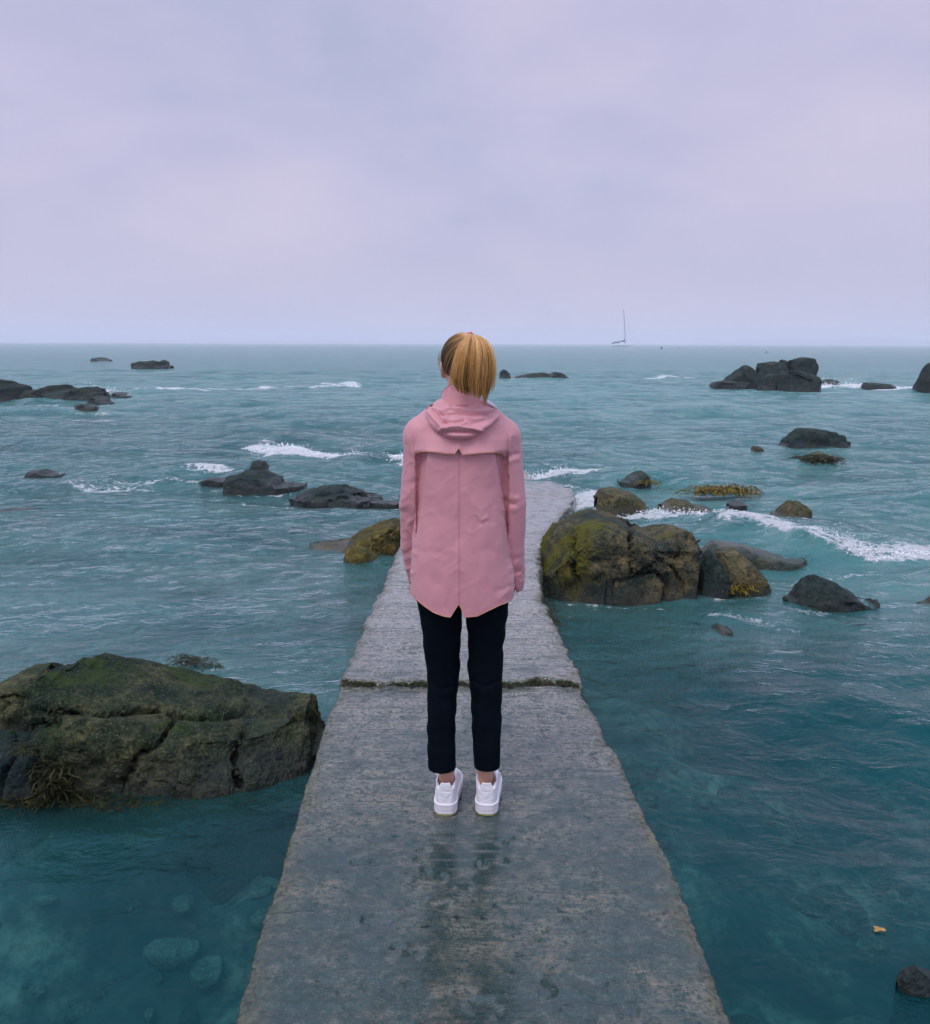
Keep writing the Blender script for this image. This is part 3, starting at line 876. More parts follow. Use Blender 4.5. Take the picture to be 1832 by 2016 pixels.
# ------------------------------------------------------------------ rocks
def despike(G3, lim, it):
    for _ in range(it):
        m4 = (G3[:-2, 1:-1] + G3[2:, 1:-1] + G3[1:-1, :-2] + G3[1:-1, 2:]) / 4
        w_ = np.clip((np.linalg.norm(G3[1:-1, 1:-1] - m4, axis=-1) - lim) / lim, 0, 1)[..., None]
        G3[1:-1, 1:-1] = G3[1:-1, 1:-1] * (1 - w_) + m4 * w_
    return G3

def rock(name, label, outline, base_y, depth, material, cat='rock', group=None, seed=0, nu=120, nv=70,
         rough=0.05, chisel=10, boxy=0.55, sub=0.5, cracks=(), crack_w=6, crack_d=0.05, back=1.0, facet=0.05, yfront=None, base_z=0.0, mossy=None, spread=0.10):
    """a boulder: outline = top silhouette (picture positions, left to right), base_y = picture height of the front water line.
    It stands at its own distance with its own depth; everything under water continues down to the bed."""
    xm = (outline[0][0] + outline[-1][0]) / 2
    Yf = ground(xm, base_y, base_z)[1] if yfront is None else yfront
    Yc = Yf + depth * 0.5
    pts = np.array([at(x, y, Yc) for x, y in outline])
    xs, hs = pts[:, 0], np.maximum(pts[:, 2], 0.01)
    x0, x1 = xs[0], xs[-1]
    w = x1 - x0
    u = np.linspace(0, 1, nu)
    ue = 0.5 - 0.5 * np.cos(np.pi * u) * (0.85) - 0.0
    ue = (u * 0.45 + (0.5 - 0.5 * np.cos(np.pi * u)) * 0.55)
    X = x0 + ue * w
    H = np.interp(X, xs, hs)
    e = np.clip(1 - np.abs(2 * ue - 1) ** 3.2, 0, 1) ** 0.5
    D = depth * 0.5 * (0.12 + 0.88 * e)
    th = np.linspace(0, math.pi, nv - 8)
    cy = -np.cos(th); cz = np.sin(th)
    cyb = np.sign(cy) * np.abs(cy) ** boxy; czb = cz ** boxy
    def section(H):
        V = np.zeros((nv, nu, 3))
        for i in range(nv):
            if i < 4:
                s = (4 - i) / 4
                V[i] = np.stack([X + (X - (x0 + x1) / 2) * spread * s, Yc - D * (1 + spread * s), 0 * X - sub * s], -1)
            elif i >= nv - 4:
                s = (i - nv + 5) / 4
                V[i] = np.stack([X + (X - (x0 + x1) / 2) * spread * s, Yc + D * back * (1 + spread * s), 0 * X - sub * s], -1)
            else:
                j = i - 4
                V[i] = np.stack([X, Yc + D * cyb[j] * (back if cyb[j] > 0 else 1), H * czb[j]], -1)
        return V
    ol = np.array(outline, float)
    for _ in range(5):            # seen from above, the far shoulder forms the skyline: settle the height to suit
        V = section(H)
        pj = proj(V[4:nv - 4])
        k = pj[:, :, 1].argmin(0)
        ty = pj[k, np.arange(nu), 1]; tx = pj[k, np.arange(nu), 0]
        H = np.clip(H + (ty - np.interp(tx, ol[:, 0], ol[:, 1])) / FPX * Yc * 0.9, 0.012, None)
    if boxy >= 0.7:
        H = np.maximum(0.008, H * np.clip(np.minimum(u, 1 - u) / 0.16, 0, 1) ** 0.7)
    V = section(H)
    size = max(w, depth, hs.max())
    hm = hs.max()
    r = np.random.RandomState(seed + 11)
    c0 = np.array([(x0 + x1) / 2, Yc, 0])
    Vf = V.reshape(-1, 3)
    # chisel flat facets
    for _ in range(int(chisel * 2.2)):
        az = r.uniform(-math.pi, math.pi); el = r.uniform(0.05, 1.2)
        n = np.array([math.cos(az) * math.cos(el), math.sin(az) * math.cos(el), math.sin(el)])
        if n[2] > 0.75: continue
        dd = (Vf - c0) @ n
        dmax = dd[Vf[:, 2] > -0.02].max()
        cut = dmax * r.uniform(0.84, 0.985)
        o_ = np.clip(dd - cut, 0, None)
        Vf = Vf - 0.93 * o_[:, None] * n
    V = Vf.reshape(nv, nu, 3)
    F = grid_faces(nv, nu)
    nrm = vnormals(V.reshape(-1, 3), F)
    if nrm[:, 2].mean() < 0:
        F = F[:, ::-1]; nrm = -nrm
    Vf = V.reshape(-1, 3)
    fr = 1.0 / size
    q = Vf * fr
    # soft faceting plus weathering
    fac = np.abs(vnoise(q * 5.1 + seed, seed + 3)) * 2 - 0.6
    d = facet * size * 0.5 * fac + rough * size * (0.30 * fbm(q * 4 + seed, 3, seed + 1) + 0.20 * fbm(q * 13 + seed, 5, seed + 2, 0.66) - 0.16 * np.abs(fbm(q * 9 + seed, 3, seed + 7)))
    # keep the measured outline: less displacement on the ridge
    d = d * (0.45 + 0.55 * (1 - np.clip(nrm[:, 2], 0, 1) ** 2))
    Vf = Vf + nrm * d[:, None]
    # file off needle-like spurs
    Vf = despike(Vf.reshape(nv, nu, 3), 0.0045 * size, 6).reshape(-1, 3)
    # final trim of the skyline
    for _ in range(3):
        G3 = Vf.reshape(nv, nu, 3)
        pj = proj(G3[4:nv - 4])
        k = pj[:, :, 1].argmin(0)
        ty = pj[k, np.arange(nu), 1]; tx = pj[k, np.arange(nu), 0]
        e_ = (ty - np.interp(tx, ol[:, 0], ol[:, 1])) / FPX * Yc
        kk = max(3, nu // 24)
        e_ = np.clip(e_, -0.06, 0.06)
        e_[: nu // 25] = e_[nu // 25]; e_[-(nu // 25):] = e_[-(nu // 25) - 1]
        e_ = np.convolve(np.pad(e_, kk, mode='edge'), np.ones(2 * kk + 1) / (2 * kk + 1), 'valid')
        hcol = np.maximum(G3[:, :, 2].max(0), 0.02)
        G3[:, :, 2] += np.where(G3[:, :, 2] > 0, e_[None, :] * np.clip(G3[:, :, 2] / hcol[None, :], 0, 1), 0) * 0.9
        Vf = G3.reshape(-1, 3)
    nrm = vnormals(Vf, F)
    if len(cracks):
        pj = proj(Vf)
        dpx = np.full(len(Vf), 1e9)
        wob = np.stack([vnoise(Vf * 9, 3), vnoise(Vf * 9, 4)], -1) * crack_w * 0.8
        facing = sstep(0.5, 0.1, nrm[:, 1])
        for cr in cracks:
            dpx = np.minimum(dpx, seg_dist(pj + wob, cr))
        cw_ = crack_w * (0.62 + 0.35 * vnoise(Vf * 6, 9))
        g = np.exp(-(dpx / cw_) ** 2) * facing
        g2 = np.exp(-(dpx / (crack_w * 2.4)) ** 2) * facing
        Vf = Vf - nrm * (crack_d * g + 0.28 * crack_d * g2)[:, None]
    Vf = despike(Vf.reshape(nv, nu, 3), 0.007 * size, 5).reshape(-1, 3)
    loc = Vector((float(c0[0]), float(Yc), 0.0))
    me = mesh_from(name, Vf - np.array(loc), F)
    if mossy is not None:
        attr(me, 'mossy', mossy((Vf[:, 0] - x0) / w, Vf[:, 2] / hm, (Vf[:, 1] - Yc) / depth))
    o = link(name, me, material, None, loc)
    tag(o, label, cat, group)
    return o

# near left boulders
rock('boulder', 'largest cracked green-brown boulder beside the pier, filling the lower left of the shore',
     [(58, 1450), (80, 1405), (112, 1352), (158, 1308), (184, 1292), (217, 1287), (258, 1294), (346, 1312), (400, 1326), (471, 1340), (516, 1354), (560, 1362), (604, 1364), (622, 1371), (633, 1395), (640, 1430)],
     1568, 1.02, M['rock_near'], 'boulder', None, 3, 460, 280, rough=0.055, chisel=5, boxy=0.56, sub=0.75, facet=0.022,
     cracks=[[(70, 1402), (130, 1400), (200, 1404), (260, 1398), (318, 1394), (345, 1408), (420, 1408), (520, 1402), (570, 1406), (616, 1420)],
             [(345, 1412), (300, 1470), (270, 1495), (238, 1545)], [(60, 1434), (110, 1420)], [(470, 1545), (460, 1500), (480, 1440)]],
     crack_w=4.5, crack_d=0.075)
rock('boulder', 'smaller rounded mossy boulder leaning on the big one at the left edge of the photo',
     [(-60, 1420), (-20, 1372), (10, 1346), (37, 1327), (74, 1308), (107, 1304), (126, 1309), (134, 1335), (128, 1400)],
     1490, 0.55, M['rock_near'], 'boulder', None, 8, 200, 130, rough=0.05, chisel=4, sub=0.75, facet=0.03,
     cracks=[[(-20, 1376), (30, 1372), (70, 1386)]], crack_w=5, crack_d=0.05)
rock('boulder', 'grey split boulder lowest at the left edge in front of the big boulder',
     [(-90, 1500), (-50, 1450), (0, 1436), (50, 1440), (95, 1446), (118, 1462), (130, 1500), (150, 1548)],
     1578, 0.42, M['rock'], 'boulder', None, 12, 220, 140, rough=0.05, chisel=4, sub=0.75, facet=0.03,
     cracks=[[(36, 1445), (30, 1480), (8, 1520), (0, 1560)]], crack_w=4, crack_d=0.05)

# right boulder against the pier
rock('boulder', 'big blocky cracked boulder with mossy left flank against the right rim of the pier',
     [(1056, 1130), (1064, 1085), (1072, 1052), (1086, 1032), (1112, 1022), (1135, 1008), (1160, 1000), (1195, 1008), (1232, 1022), (1262, 1038), (1300, 1030), (1330, 1036), (1352, 1050), (1368, 1072), (1372, 1110), (1370, 1150)],
     1197, 1.15, M['rock_moss'], 'boulder', None, 21, 420, 260, rough=0.055, chisel=8, boxy=0.34, sub=0.8, facet=0.03,
     cracks=[[(1245, 1026), (1242, 1080), (1240, 1120), (1252, 1138), (1290, 1128), (1318, 1150), (1310, 1190)],
             [(1248, 1138), (1210, 1144), (1180, 1168), (1150, 1166), (1110, 1160)], [(1128, 1060), (1126, 1120), (1140, 1150)], [(1300, 1100), (1340, 1090)],
             [(1252, 1138), (1300, 1106), (1330, 1118), (1350, 1160)]],
     crack_w=5, crack_d=0.085, mossy=lambda u, v, d: 1.0 * sstep(0.42, 0.15, u) - 0.3 + 0.35 * sstep(0.75, 1.0, v) - 0.4 * sstep(0.3, 0.1, v))
rock('rock', 'dark pointed wet rock wedged against the right side of the big blocky boulder',
     [(1364, 1150), (1372, 1110), (1386, 1088), (1396, 1080), (1412, 1100), (1428, 1130), (1440, 1165)], 1178, 0.40, M['rock'], seed=25, nu=110, nv=80, chisel=6, sub=0.6)
rock('rock', 'brown ledge draped in yellow seaweed right of the big blocky boulder',
     [(1400, 1110), (1412, 1086), (1440, 1078), (1462, 1092), (1480, 1112), (1496, 1140), (1510, 1168)], 1172, 0.55, M['rock_tan'], seed=26, nu=110, nv=80, chisel=5, sub=0.6)
rock('rock', 'low half-drowned slab stretching behind the seaweed-covered ledge',
     [(1380, 1080), (1400, 1062), (1450, 1068), (1500, 1082), (1550, 1098), (1590, 1112)], 1112, 0.5, M['rock_under'], seed=27, nu=90, nv=50, chisel=4, rough=0.06)
# left rock by the pier
rock('rock', 'long golden-green rock sloping beside the left rim of the pier behind the pink sleeve',
     [(606, 1108), (650, 1084), (690, 1060), (720, 1040), (750, 1026), (775, 1019), (800, 1026), (812, 1060)], 1100, 1.0, M['rock_gold'], seed=31, nu=200, nv=110, chisel=7, rough=0.05,
     cracks=[[(690, 1072), (740, 1062), (780, 1040)]], crack_w=4, crack_d=0.04)
rock('rock', 'small rounded mossy rock in front of the long golden-green one',
     [(676, 1108), (682, 1088), (700, 1074), (722, 1078), (742, 1092), (750, 1108)], 1118, 0.34, M['rock_gold'], seed=33, nu=90, nv=60, chisel=5)
# mid left reef
rock('rock', 'small upright knob of rock standing on the dark reef left of the person',
     [(492, 926), (495, 910), (508, 905), (522, 908), (534, 920), (545, 932)], 934, 0.5, M['rock'], seed=41, boxy=0.8, nu=60, nv=50)
rock('rock', 'long wave-washed dark reef left of the person carrying the small knob',
     [(440, 962), (464, 936), (490, 924), (520, 926), (555, 936), (580, 954), (606, 964)], 964, 1.1, M['rock'], seed=42, boxy=0.8, nu=140, nv=70, rough=0.06)
rock('rock', 'dark low tip of rock at the far left end of the wave-washed reef',
     [(396, 949), (420, 938), (440, 940), (460, 950)], 949, 0.45, M['rock'], seed=43, boxy=0.8, nu=50, nv=40)
rock('rock', 'broad flat dark reef with layered ledges nearest the person on the left',
     [(578, 991), (600, 965), (640, 955), (680, 953), (710, 962), (730, 976), (756, 992)], 993, 1.05, M['rock'], seed=44, boxy=0.8, nu=150, nv=80, rough=0.07, facet=0.09,
     cracks=[[(620, 975), (680, 968), (720, 975)], [(650, 985), (690, 978)]], crack_w=3, crack_d=0.05)
rock('rock', 'thin dark sliver of rock trailing from the layered reef towards the person',
     [(728, 990), (745, 984), (770, 985), (800, 990)], 994, 0.35, M['rock'], seed=45, boxy=0.8, nu=50, nv=40)
# far left skerries
rock('skerry', 'tall dark skerry cut by the left edge of the photo',
     [(-40, 775), (-22, 756), (5, 746), (18, 745), (32, 756), (44, 756), (56, 772), (60, 790)], 797, 4.0, M['rock_far'], 'skerry', None, 51, 110, 60, sub=1.0)
rock('skerry', 'long humped skerry with a small peak right of the tall one at the left edge',
     [(54, 785), (70, 770), (95, 766), (112, 764), (126, 758), (134, 757), (146, 766), (170, 766), (188, 761), (205, 765), (218, 778)], 793, 3.6, M['rock_far'], 'skerry', None, 52, 160, 60, sub=1.0)
rock('skerry', 'small brown weedy skerry in front of the right end of the long humped one',
     [(178, 792), (186, 782), (205, 778), (217, 786), (222, 793)], 796, 1.6, M['rock_far'], 'skerry', None, 53, 60, 40)
rock('skerry', 'low dark rock lapped by foam nearest the camera below the long humped skerry',
     [(146, 808), (158, 797), (175, 794), (192, 800), (202, 808)], 811, 1.0, M['rock_far'], 'skerry', None, 54, 60, 40)
rock('skerry', 'flat foam-washed nub trailing right from the long humped skerry',
     [(222, 779), (236, 771), (250, 773), (262, 779)], 781, 1.4, M['rock_far'], 'skerry', None, 55, 50, 36)
rock('skerry', 'tiny lone skerry farthest out on the left',
     [(188, 711), (198, 704), (207, 703.5), (218, 709), (222, 712)], 712, 5, M['rock_far'], 'skerry', None, 56, 50, 36)
rock('skerry', 'twin-topped skerry far out between the left edge and the person',
     [(270, 724), (280, 714), (300, 710), (316, 710), (324, 708), (333, 714), (340, 723)], 727, 6, M['rock_far'], 'skerry', None, 57, 90, 50, cracks=[[(312, 710), (318, 722)]], crack_w=2, crack_d=0.4)
# centre
rock('skerry', 'small rounded knob beside the flat skerry right of the ponytail',
     [(983, 744), (985, 731), (992, 727), (998, 729), (1004, 738), (1006, 744)], 746, 2.0, M['rock_far'], 'skerry', None, 61, 60, 44)
rock('skerry', 'long flat dark skerry right of the ponytail',
     [(1006, 745), (1020, 739), (1045, 735), (1070, 733), (1082, 736), (1092, 732), (1106, 734), (1122, 744)], 747, 2.6, M['rock_far'], 'skerry', None, 62, 120, 44)
# right stack, block by block
G = 'blocks of the big rock stack on the right'
def blk(label, outline, by, dep, seed, **kw):
    rock('rock', label, outline, by, dep, M['rock_far'], 'rock', G, seed, 90, 60, sub=1.0, boxy=kw.pop('boxy', 0.38), facet=0.05, rough=0.05, **kw)
blk('low sloping slab at the left foot of the big stack on the right', [(1388, 763), (1405, 752), (1430, 748), (1460, 752), (1482, 765)], 766, 2.4, 71)
blk('slanted block with pointed top, leftmost high block of the stack on the right', [(1415, 760), (1428, 745), (1445, 732), (1458, 722), (1468, 718), (1478, 726), (1488, 745), (1496, 763)], 765, 2.2, 72,
    cracks=[[(1452, 724), (1470, 745), (1485, 765)]], crack_w=2, crack_d=0.25)
blk('square block in the middle of the stack on the right, behind the front lump', [(1488, 760), (1487, 730), (1494, 716), (1520, 711), (1535, 714), (1545, 730), (1550, 755)], 758, 2.4, 73)
blk('little upright block between the two tall blocks of the stack', [(1534, 740), (1534, 712), (1540, 708), (1548, 709), (1551, 716), (1552, 740)], 755, 1.0, 74)
blk('topmost right block of the stack on the right', [(1551, 750), (1552, 716), (1560, 708), (1578, 703), (1592, 706), (1598, 722), (1601, 745)], 757, 2.2, 75)
blk('front lump at the centre foot of the stack on the right', [(1486, 764), (1500, 745), (1515, 735), (1535, 738), (1548, 752), (1552, 768)], 769, 1.8, 76)
blk('largest rounded front block at the right foot of the stack', [(1530, 768), (1532, 738), (1545, 729), (1570, 730), (1595, 736), (1609, 745), (1612, 768)], 772, 2.0, 77,
    cracks=[[(1548, 732), (1575, 742), (1600, 750)]], crack_w=2, crack_d=0.18)
rock('rock', 'foam-washed low rock just right of the big stack', [(1611, 762), (1614, 750), (1632, 746), (1648, 752), (1655, 762)], 763, 1.4, M['rock_far'], seed=81, nu=60, nv=44)
rock('rock', 'flat wedge-shaped rock in foam between the big stack and the right edge', [(1694, 766), (1698, 754), (1720, 753), (1748, 757), (1764, 765)], 767, 1.5, M['rock_far'], seed=82, nu=70, nv=44)
rock('skerry', 'tall dark rock cut by the right edge of the photo', [(1812, 772), (1814, 740), (1822, 732), (1828, 717), (1850, 712), (1880, 735), (1890, 772)], 776, 3.0, M['rock_far'], 'skerry', None, 83, 90, 60, sub=1.0, boxy=0.45)
# right middle
rock('rock', 'broad lone domed rock below the big stack on the right', [(1528, 880), (1540, 866), (1560, 848), (1572, 842), (1610, 844), (1640, 852), (1656, 862), (1668, 878), (1674, 884)], 884, 1.1, M['rock'], seed=91, nu=150, nv=80, boxy=0.5)
rock('rock', 'weedy low rock just below the broad domed one', [(1572, 906), (1590, 896), (1606, 888), (1620, 892), (1640, 900), (1652, 908)], 911, 0.7, M['rock_tan'], seed=92, nu=80, nv=50)
rock('rock', 'tiny half-drowned rock left of the broad domed one', [(1476, 889), (1482, 878), (1492, 878), (1504, 888)], 891, 0.4, M['rock_tan'], seed=93, nu=50, nv=40)
rock('rock', 'dark wedge-shaped rock off the end of the pier', [(1218, 950), (1232, 938), (1250, 928), (1264, 926), (1272, 936), (1284, 948)], 953, 0.7, M['rock'], seed=94, nu=80, nv=60)
rock('rock', 'tan slanting rock with a splash on its left behind the big blocky boulder', [(1172, 975), (1178, 962), (1205, 958), (1240, 968), (1265, 985), (1278, 1000)], 1008, 0.8, M['rock_tan'], seed=95, nu=110, nv=70, chisel=6)
rock('rock', 'drowned pale slab between the tan rock and the brown pyramid', [(1300, 992), (1320, 980), (1350, 984), (1385, 1002), (1400, 1012)], 1014, 0.9, M['rock_tan'], seed=96, nu=80, nv=44)
rock('rock', 'low dark nub in the ripples above the breaking wave', [(1432, 994), (1442, 986), (1458, 988), (1468, 995)], 997, 0.4, M['rock'], seed=97, nu=50, nv=40)
rock('rock', 'brown pyramid-shaped rock right of the breaking wave', [(1518, 1014), (1535, 998), (1552, 985), (1566, 986), (1582, 1002), (1592, 1018)], 1024, 0.62, M['rock_tan'], seed=98, nu=100, nv=70, boxy=0.8)
rock('rock', 'fist of dark rock in the foam below the brown pyramid', [(1572, 1042), (1580, 1033), (1594, 1033), (1604, 1042)], 1044, 0.25, M['rock'], seed=99, nu=50, nv=40)
rock('rock', 'jagged dark rock alone in open water right of the yellow seaweed', [(1552, 1172), (1570, 1150), (1586, 1134), (1602, 1130), (1640, 1148), (1672, 1168), (1690, 1186), (1716, 1174), (1720, 1196)], 1206, 0.55, M['rock'], seed=101, nu=150, nv=90, boxy=0.75)
rock('rock', 'small drowned brown rock in front of the big blocky boulder', [(1384, 1256), (1394, 1236), (1410, 1226), (1428, 1232), (1442, 1252)], 1257, 0.28, M['rock_under'], seed=102, nu=70, nv=50)
rock('rock', 'brown rock cut by the right edge of the photo, level with the jagged dark rock', [(1808, 1202), (1816, 1184), (1830, 1174), (1850, 1176), (1870, 1204)], 1206, 0.35, M['rock_tan'], seed=103, nu=60, nv=44)
rock('rock', 'dark rounded rock breaking the surface in the lower right corner', [(1760, 1935), (1774, 1910), (1796, 1899), (1830, 1910), (1870, 1935), (1900, 1970)], 1972, 0.11, M['rock'], seed=104, boxy=0.8, spread=0.35, nu=110, nv=70)
rock('rock', 'low wave-washed rock in the far left water below the skerries', [(50, 934), (66, 925), (95, 923), (118, 930), (130, 936)], 938, 0.6, M['rock'], seed=105, boxy=0.8, nu=60, nv=40)
rock('rock', 'dark swell-covered rock at the left edge above the boulders', [(-20, 1012), (20, 1000), (60, 1004), (100, 1014)], 1017, 0.6, M['rock'], seed=106, boxy=0.8, nu=60, nv=40)

# drowned stones on the sea bed, seen through the clear water
def bed_at(x, y):
    return float(bed_z(np.array([x]), np.array([y]))[0])
def stone(label, x, y, wpx, hpx, z, material, seed):
    p = ground(x, y, z)
    for _ in range(24):
        z = 0.5 * z + 0.5 * (bed_at(p[0], p[1]) + 0.03)
        p = ground(x, y, z)
    dist = p[1]
    sx = wpx / FPX * dist * 0.60; sy = hpx / FPX * dist * 0.95
    n = 28
    u = np.linspace(0, 2 * np.pi, n, endpoint=False); v = np.linspace(-np.pi / 2, np.pi / 2, 16)
    U, Vv = np.meshgrid(u, v)
    D3 = np.stack([np.cos(U) * np.cos(Vv), np.sin(U) * np.cos(Vv), np.sin(Vv)], -1)
    rr = 1 + 0.16 * fbm(D3 * 1.5 + seed, 3, seed)
    sgn = np.sign(D3) * np.abs(D3) ** 0.8
    hgt = min(sx, sy) * 0.45
    V = sgn * rr[..., None] * np.array([sx, sy, hgt])
    low_ = bed_at(p[0], p[1]) - p[2]
    V[..., 2] = np.where(V[..., 2] < 0, V[..., 2] / hgt * float(np.clip(-low_ + 0.02, hgt, 1.5 * hgt)), V[..., 2])      # rests on the bed
    F = grid_faces(16, n, wrap=True)
    o = link('stone', mesh_from('stone', V.reshape(-1, 3), F), material, None, tuple(p))
    o.rotation_euler = (0.05, 0.03, (seed % 7) * 0.05)
    tag(o, label, 'stone')
stone('pale flat stone just under the surface in front of the big left boulder', 283, 1642, 92, 34, -0.05, M['rock_pale'], 1)
stone('broad pale drowned stone low on the left beside the pier', 342, 1872, 100, 40, -0.22, M['rock_pale'], 2)
stone('rounded drowned stone next to the broad pale one, nearer the pier', 408, 1910, 56, 44, -0.26, M['rock_pale'], 3)
stone('small light drowned stone between the flat pale stone and the pier', 360, 1778, 38, 30, -0.25, M['rock_pale'], 4)
stone('rounded drowned stone at the bottom edge left of the pier', 372, 2010, 34, 36, -0.30, M['rock_under'], 5)
stone('tiny pale drowned stone near the bottom edge, left of the rounded one', 295, 1995, 18, 18, -0.25, M['rock_pale'], 6)
stone('faint drowned stone at mid left below the seaweed fringe', 90, 1770, 44, 14, -0.2, M['rock_pale'], 7)

def pebbles():
    r = np.random.RandomState(14); V = []; F = []; n0 = 0
    n = 12; u = np.linspace(0, 2 * np.pi, n, endpoint=False); v = np.linspace(-np.pi / 2, np.pi / 2, 8)
    U, Vv = np.meshgrid(u, v)
    D3 = np.stack([np.cos(U) * np.cos(Vv), np.sin(U) * np.cos(Vv), np.sin(Vv)], -1)
    F0 = grid_faces(8, n, wrap=True)
    for i in range(620):
        x = r.uniform(-3.6, 3.4); y = r.uniform(1.2, 5.6)
        if -0.75 < x < 0.75: continue
        if vnoise(np.array([x * 1.3, y * 1.3, 2.0]), 8) < -0.25: continue
        sz = 0.018 + 0.085 * r.rand() ** 2.6
        rr = 1 + 0.25 * fbm(D3 * 1.4 + i * 3.1, 2, i)
        q = D3 * rr[..., None] * sz * np.array([r.uniform(0.8, 1.5), r.uniform(0.7, 1.1), 0.5])
        a = r.uniform(0, 3.14); c_, s_ = math.cos(a), math.sin(a)
        q = np.stack([q[..., 0] * c_ - q[..., 1] * s_, q[..., 0] * s_ + q[..., 1] * c_, q[..., 2]], -1)
        V.append(q.reshape(-1, 3) + [x, y, bed_at(x, y) + sz * 0.2]); F.append(F0 + n0); n0 += q.shape[0] * q.shape[1]
    tag(link('pebbles', mesh_from('pebbles', np.concatenate(V), np.concatenate(F)), M['rock_bed']), kind='stuff')
pebbles()

# ------------------------------------------------------------------ seaweed
def weed(name, label, spots, n, material, size=0.05, kind=None, seed=0, droop=0.6, zoff=0.0, cat='seaweed'):
    """fronds: short curling ribbons with small bladders; spots = picture points with a height z"""
    r = np.random.RandomState(seed)
    g = Geo()
    pts = [ground(x, y, z) for x, y, z in spots]
    c0 = np.mean(pts, 0)
    for i in range(n):
        k = r.randint(len(pts) - 1) if len(pts) > 1 else 0
        tt = r.rand()
        p = pts[k] * (1 - tt) + pts[min(k + 1, len(pts) - 1)] * tt if len(pts) > 1 else pts[0]
        p = p + r.normal(0, 1, 3) * [size * 0.9, size * 0.9, size * 0.18]
        a = r.uniform(0, 2 * np.pi)
        ln = size * r.uniform(0.8, 2.6)
        d = np.array([math.cos(a), math.sin(a), 0.0])
        s = np.linspace(0, 1, 5)
        path = p + d * (s * ln)[:, None] + np.array([0, 0, 1]) * ((s * 0.5 - droop * s * s) * ln)[:, None] + r.normal(0, 0.06 * ln, (5, 3)) * s[:, None]
        w = size * r.uniform(0.03, 0.08)
        g.tube(path - c0, [w, w * 1.5, w * 1.2, w * 1.7, w * 0.4], 5, True, flat=0.45)
    o = g.build(name, material, None, tuple(c0))
    tag(o, label, None if kind else cat, None, kind)
    return o
weed('seaweed_fringe', 'brown seaweed fringe along the waterline of the left boulders', [(-20, 1572, .0), (60, 1578, .0), (120, 1568, .01), (170, 1582, -.01), (240, 1588, -.01), (330, 1584, -.02), (420, 1588, -.02), (520, 1582, -.03), (590, 1568, -.03)], 1500, M['weed'], 0.034, 'stuff', 1)
weed('seaweed_clump', 'brown seaweed hanging in the cleft between the left boulders', [(105, 1500, .17), (115, 1530, .10), (112, 1556, .04)], 260, M['weed'], 0.05, None, 2)
weed('seaweed_clump', 'yellow-brown tuft of seaweed in the deep cleft at the left edge', [(38, 1468, .30), (60, 1480, .26)], 90, M['weed'], 0.035, None, 3)
weed('seaweed_clump', 'orange-brown seaweed floating behind the big left boulder', [(352, 1296, .02), (380, 1302, .02), (420, 1312, .02)], 130, M['weed'], 0.045, None, 4)
weed('seaweed_clump', 'bright yellow bladder seaweed on the ledge right of the big blocky boulder', [(1418, 1112, .16), (1440, 1125, .14), (1462, 1132, .12), (1475, 1150, .06), (1440, 1160, .05), (1455, 1142, .10)], 620, M['weed_gold'], 0.06, None, 5)
weed('seaweed_clump', 'golden seaweed patch floating off the end of the pier right of the tan rock', [(1378, 968, .03), (1410, 966, .03), (1440, 965, .05), (1470, 968, .03)], 380, M['weed_gold'], 0.12, None, 6)
weed('seaweed_clump', 'small weed tuft on the foot of the dark wedge-shaped rock', [(1272, 948, .03), (1284, 950, .03)], 70, M['weed_gold'], 0.08, None, 7)
weed('seaweed_clump', 'weed covering the low rock below the broad domed one', [(1580, 905, .05), (1610, 903, .10), (1640, 908, .06)], 260, M['weed'], 0.13, None, 8)
weed('seaweed_clump', 'dark algae hanging from the chipped right rim of the far pier slab', [(1066, 1178, .28), (1082, 1205, .28), (1098, 1235, .28)], 240, M['weed'], 0.03, None, 9)
# moss in the joint between the slabs
def joint_moss():
    r = np.random.RandomState(4); g = Geo()
    c0 = np.array([0, yj, zj])
    for i in range(1900):
        x = r.uniform(jl[0] + 0.0, jr[0] - 0.0)
        if vnoise(np.array([x * 5.0, 3.3, 0]), 12) < -0.15 and r.rand() < 0.85: continue
        jag = 0.045 * fbm(np.array([[x * 5, 0, 0]]), 5, 220, 0.62)[0]
        p = np.array([x, yj + 0.030 + jag + r.normal(0, 0.006) - 0.006, zj + 0.004 + r.uniform(0, 0.016)])
        d = r.normal(0, 1, 3) * [1, 0.6, 0.5]; d /= np.linalg.norm(d)
        ln = r.uniform(0.005, 0.013)
        g.tube(np.array([p, p + d * ln * 0.6, p + d * ln]) - c0, [0.0022, 0.0018, 0.0006], 4, False)
    o = g.build('moss', simple('joint_moss', (0.040, 0.046, 0.014), 0.8, 0.6, 60), pier)
    o.matrix_parent_inverse = Matrix.Translation(-Vector(pier.location))
    o.location = c0
    o['kind'] = 'stuff'
joint_moss()

# floating leaf-like scrap of orange seaweed
def scrap():
    p = ground(1730, 1830, 0.012)
    n = 26
    a = np.linspace(0, 2 * np.pi, n, endpoint=False)
    rad = 0.018 * (0.55 + 0.55 * np.abs(np.cos(1.5 * a + 0.4)) ** 2.2)
    top = np.stack([rad * np.cos(a) * 1.3, rad * np.sin(a), 0.003 + 0.002 * np.sin(3 * a)], -1)
    V = np.concatenate([top, top - [0, 0, 0.0015], [[0, 0, 0.004], [0, 0, 0.001]]])
    F = []
    for i in range(n):
        j = (i + 1) % n
        F += [(i, j, 2 * n), (j + n, i + n, 2 * n + 1), (i, i + n, j + n), (i, j + n, j)]
    me = bpy.data.meshes.new('leaf'); me.from_pydata(V.tolist(), [], F)
    o = link('leaf', me, simple('orange_leaf', (0.38, 0.20, 0.05), 0.5, 0.3, 60), None, tuple(p))
    tag(o, 'small orange-yellow leaf floating in the lower right water', 'leaf')
scrap()

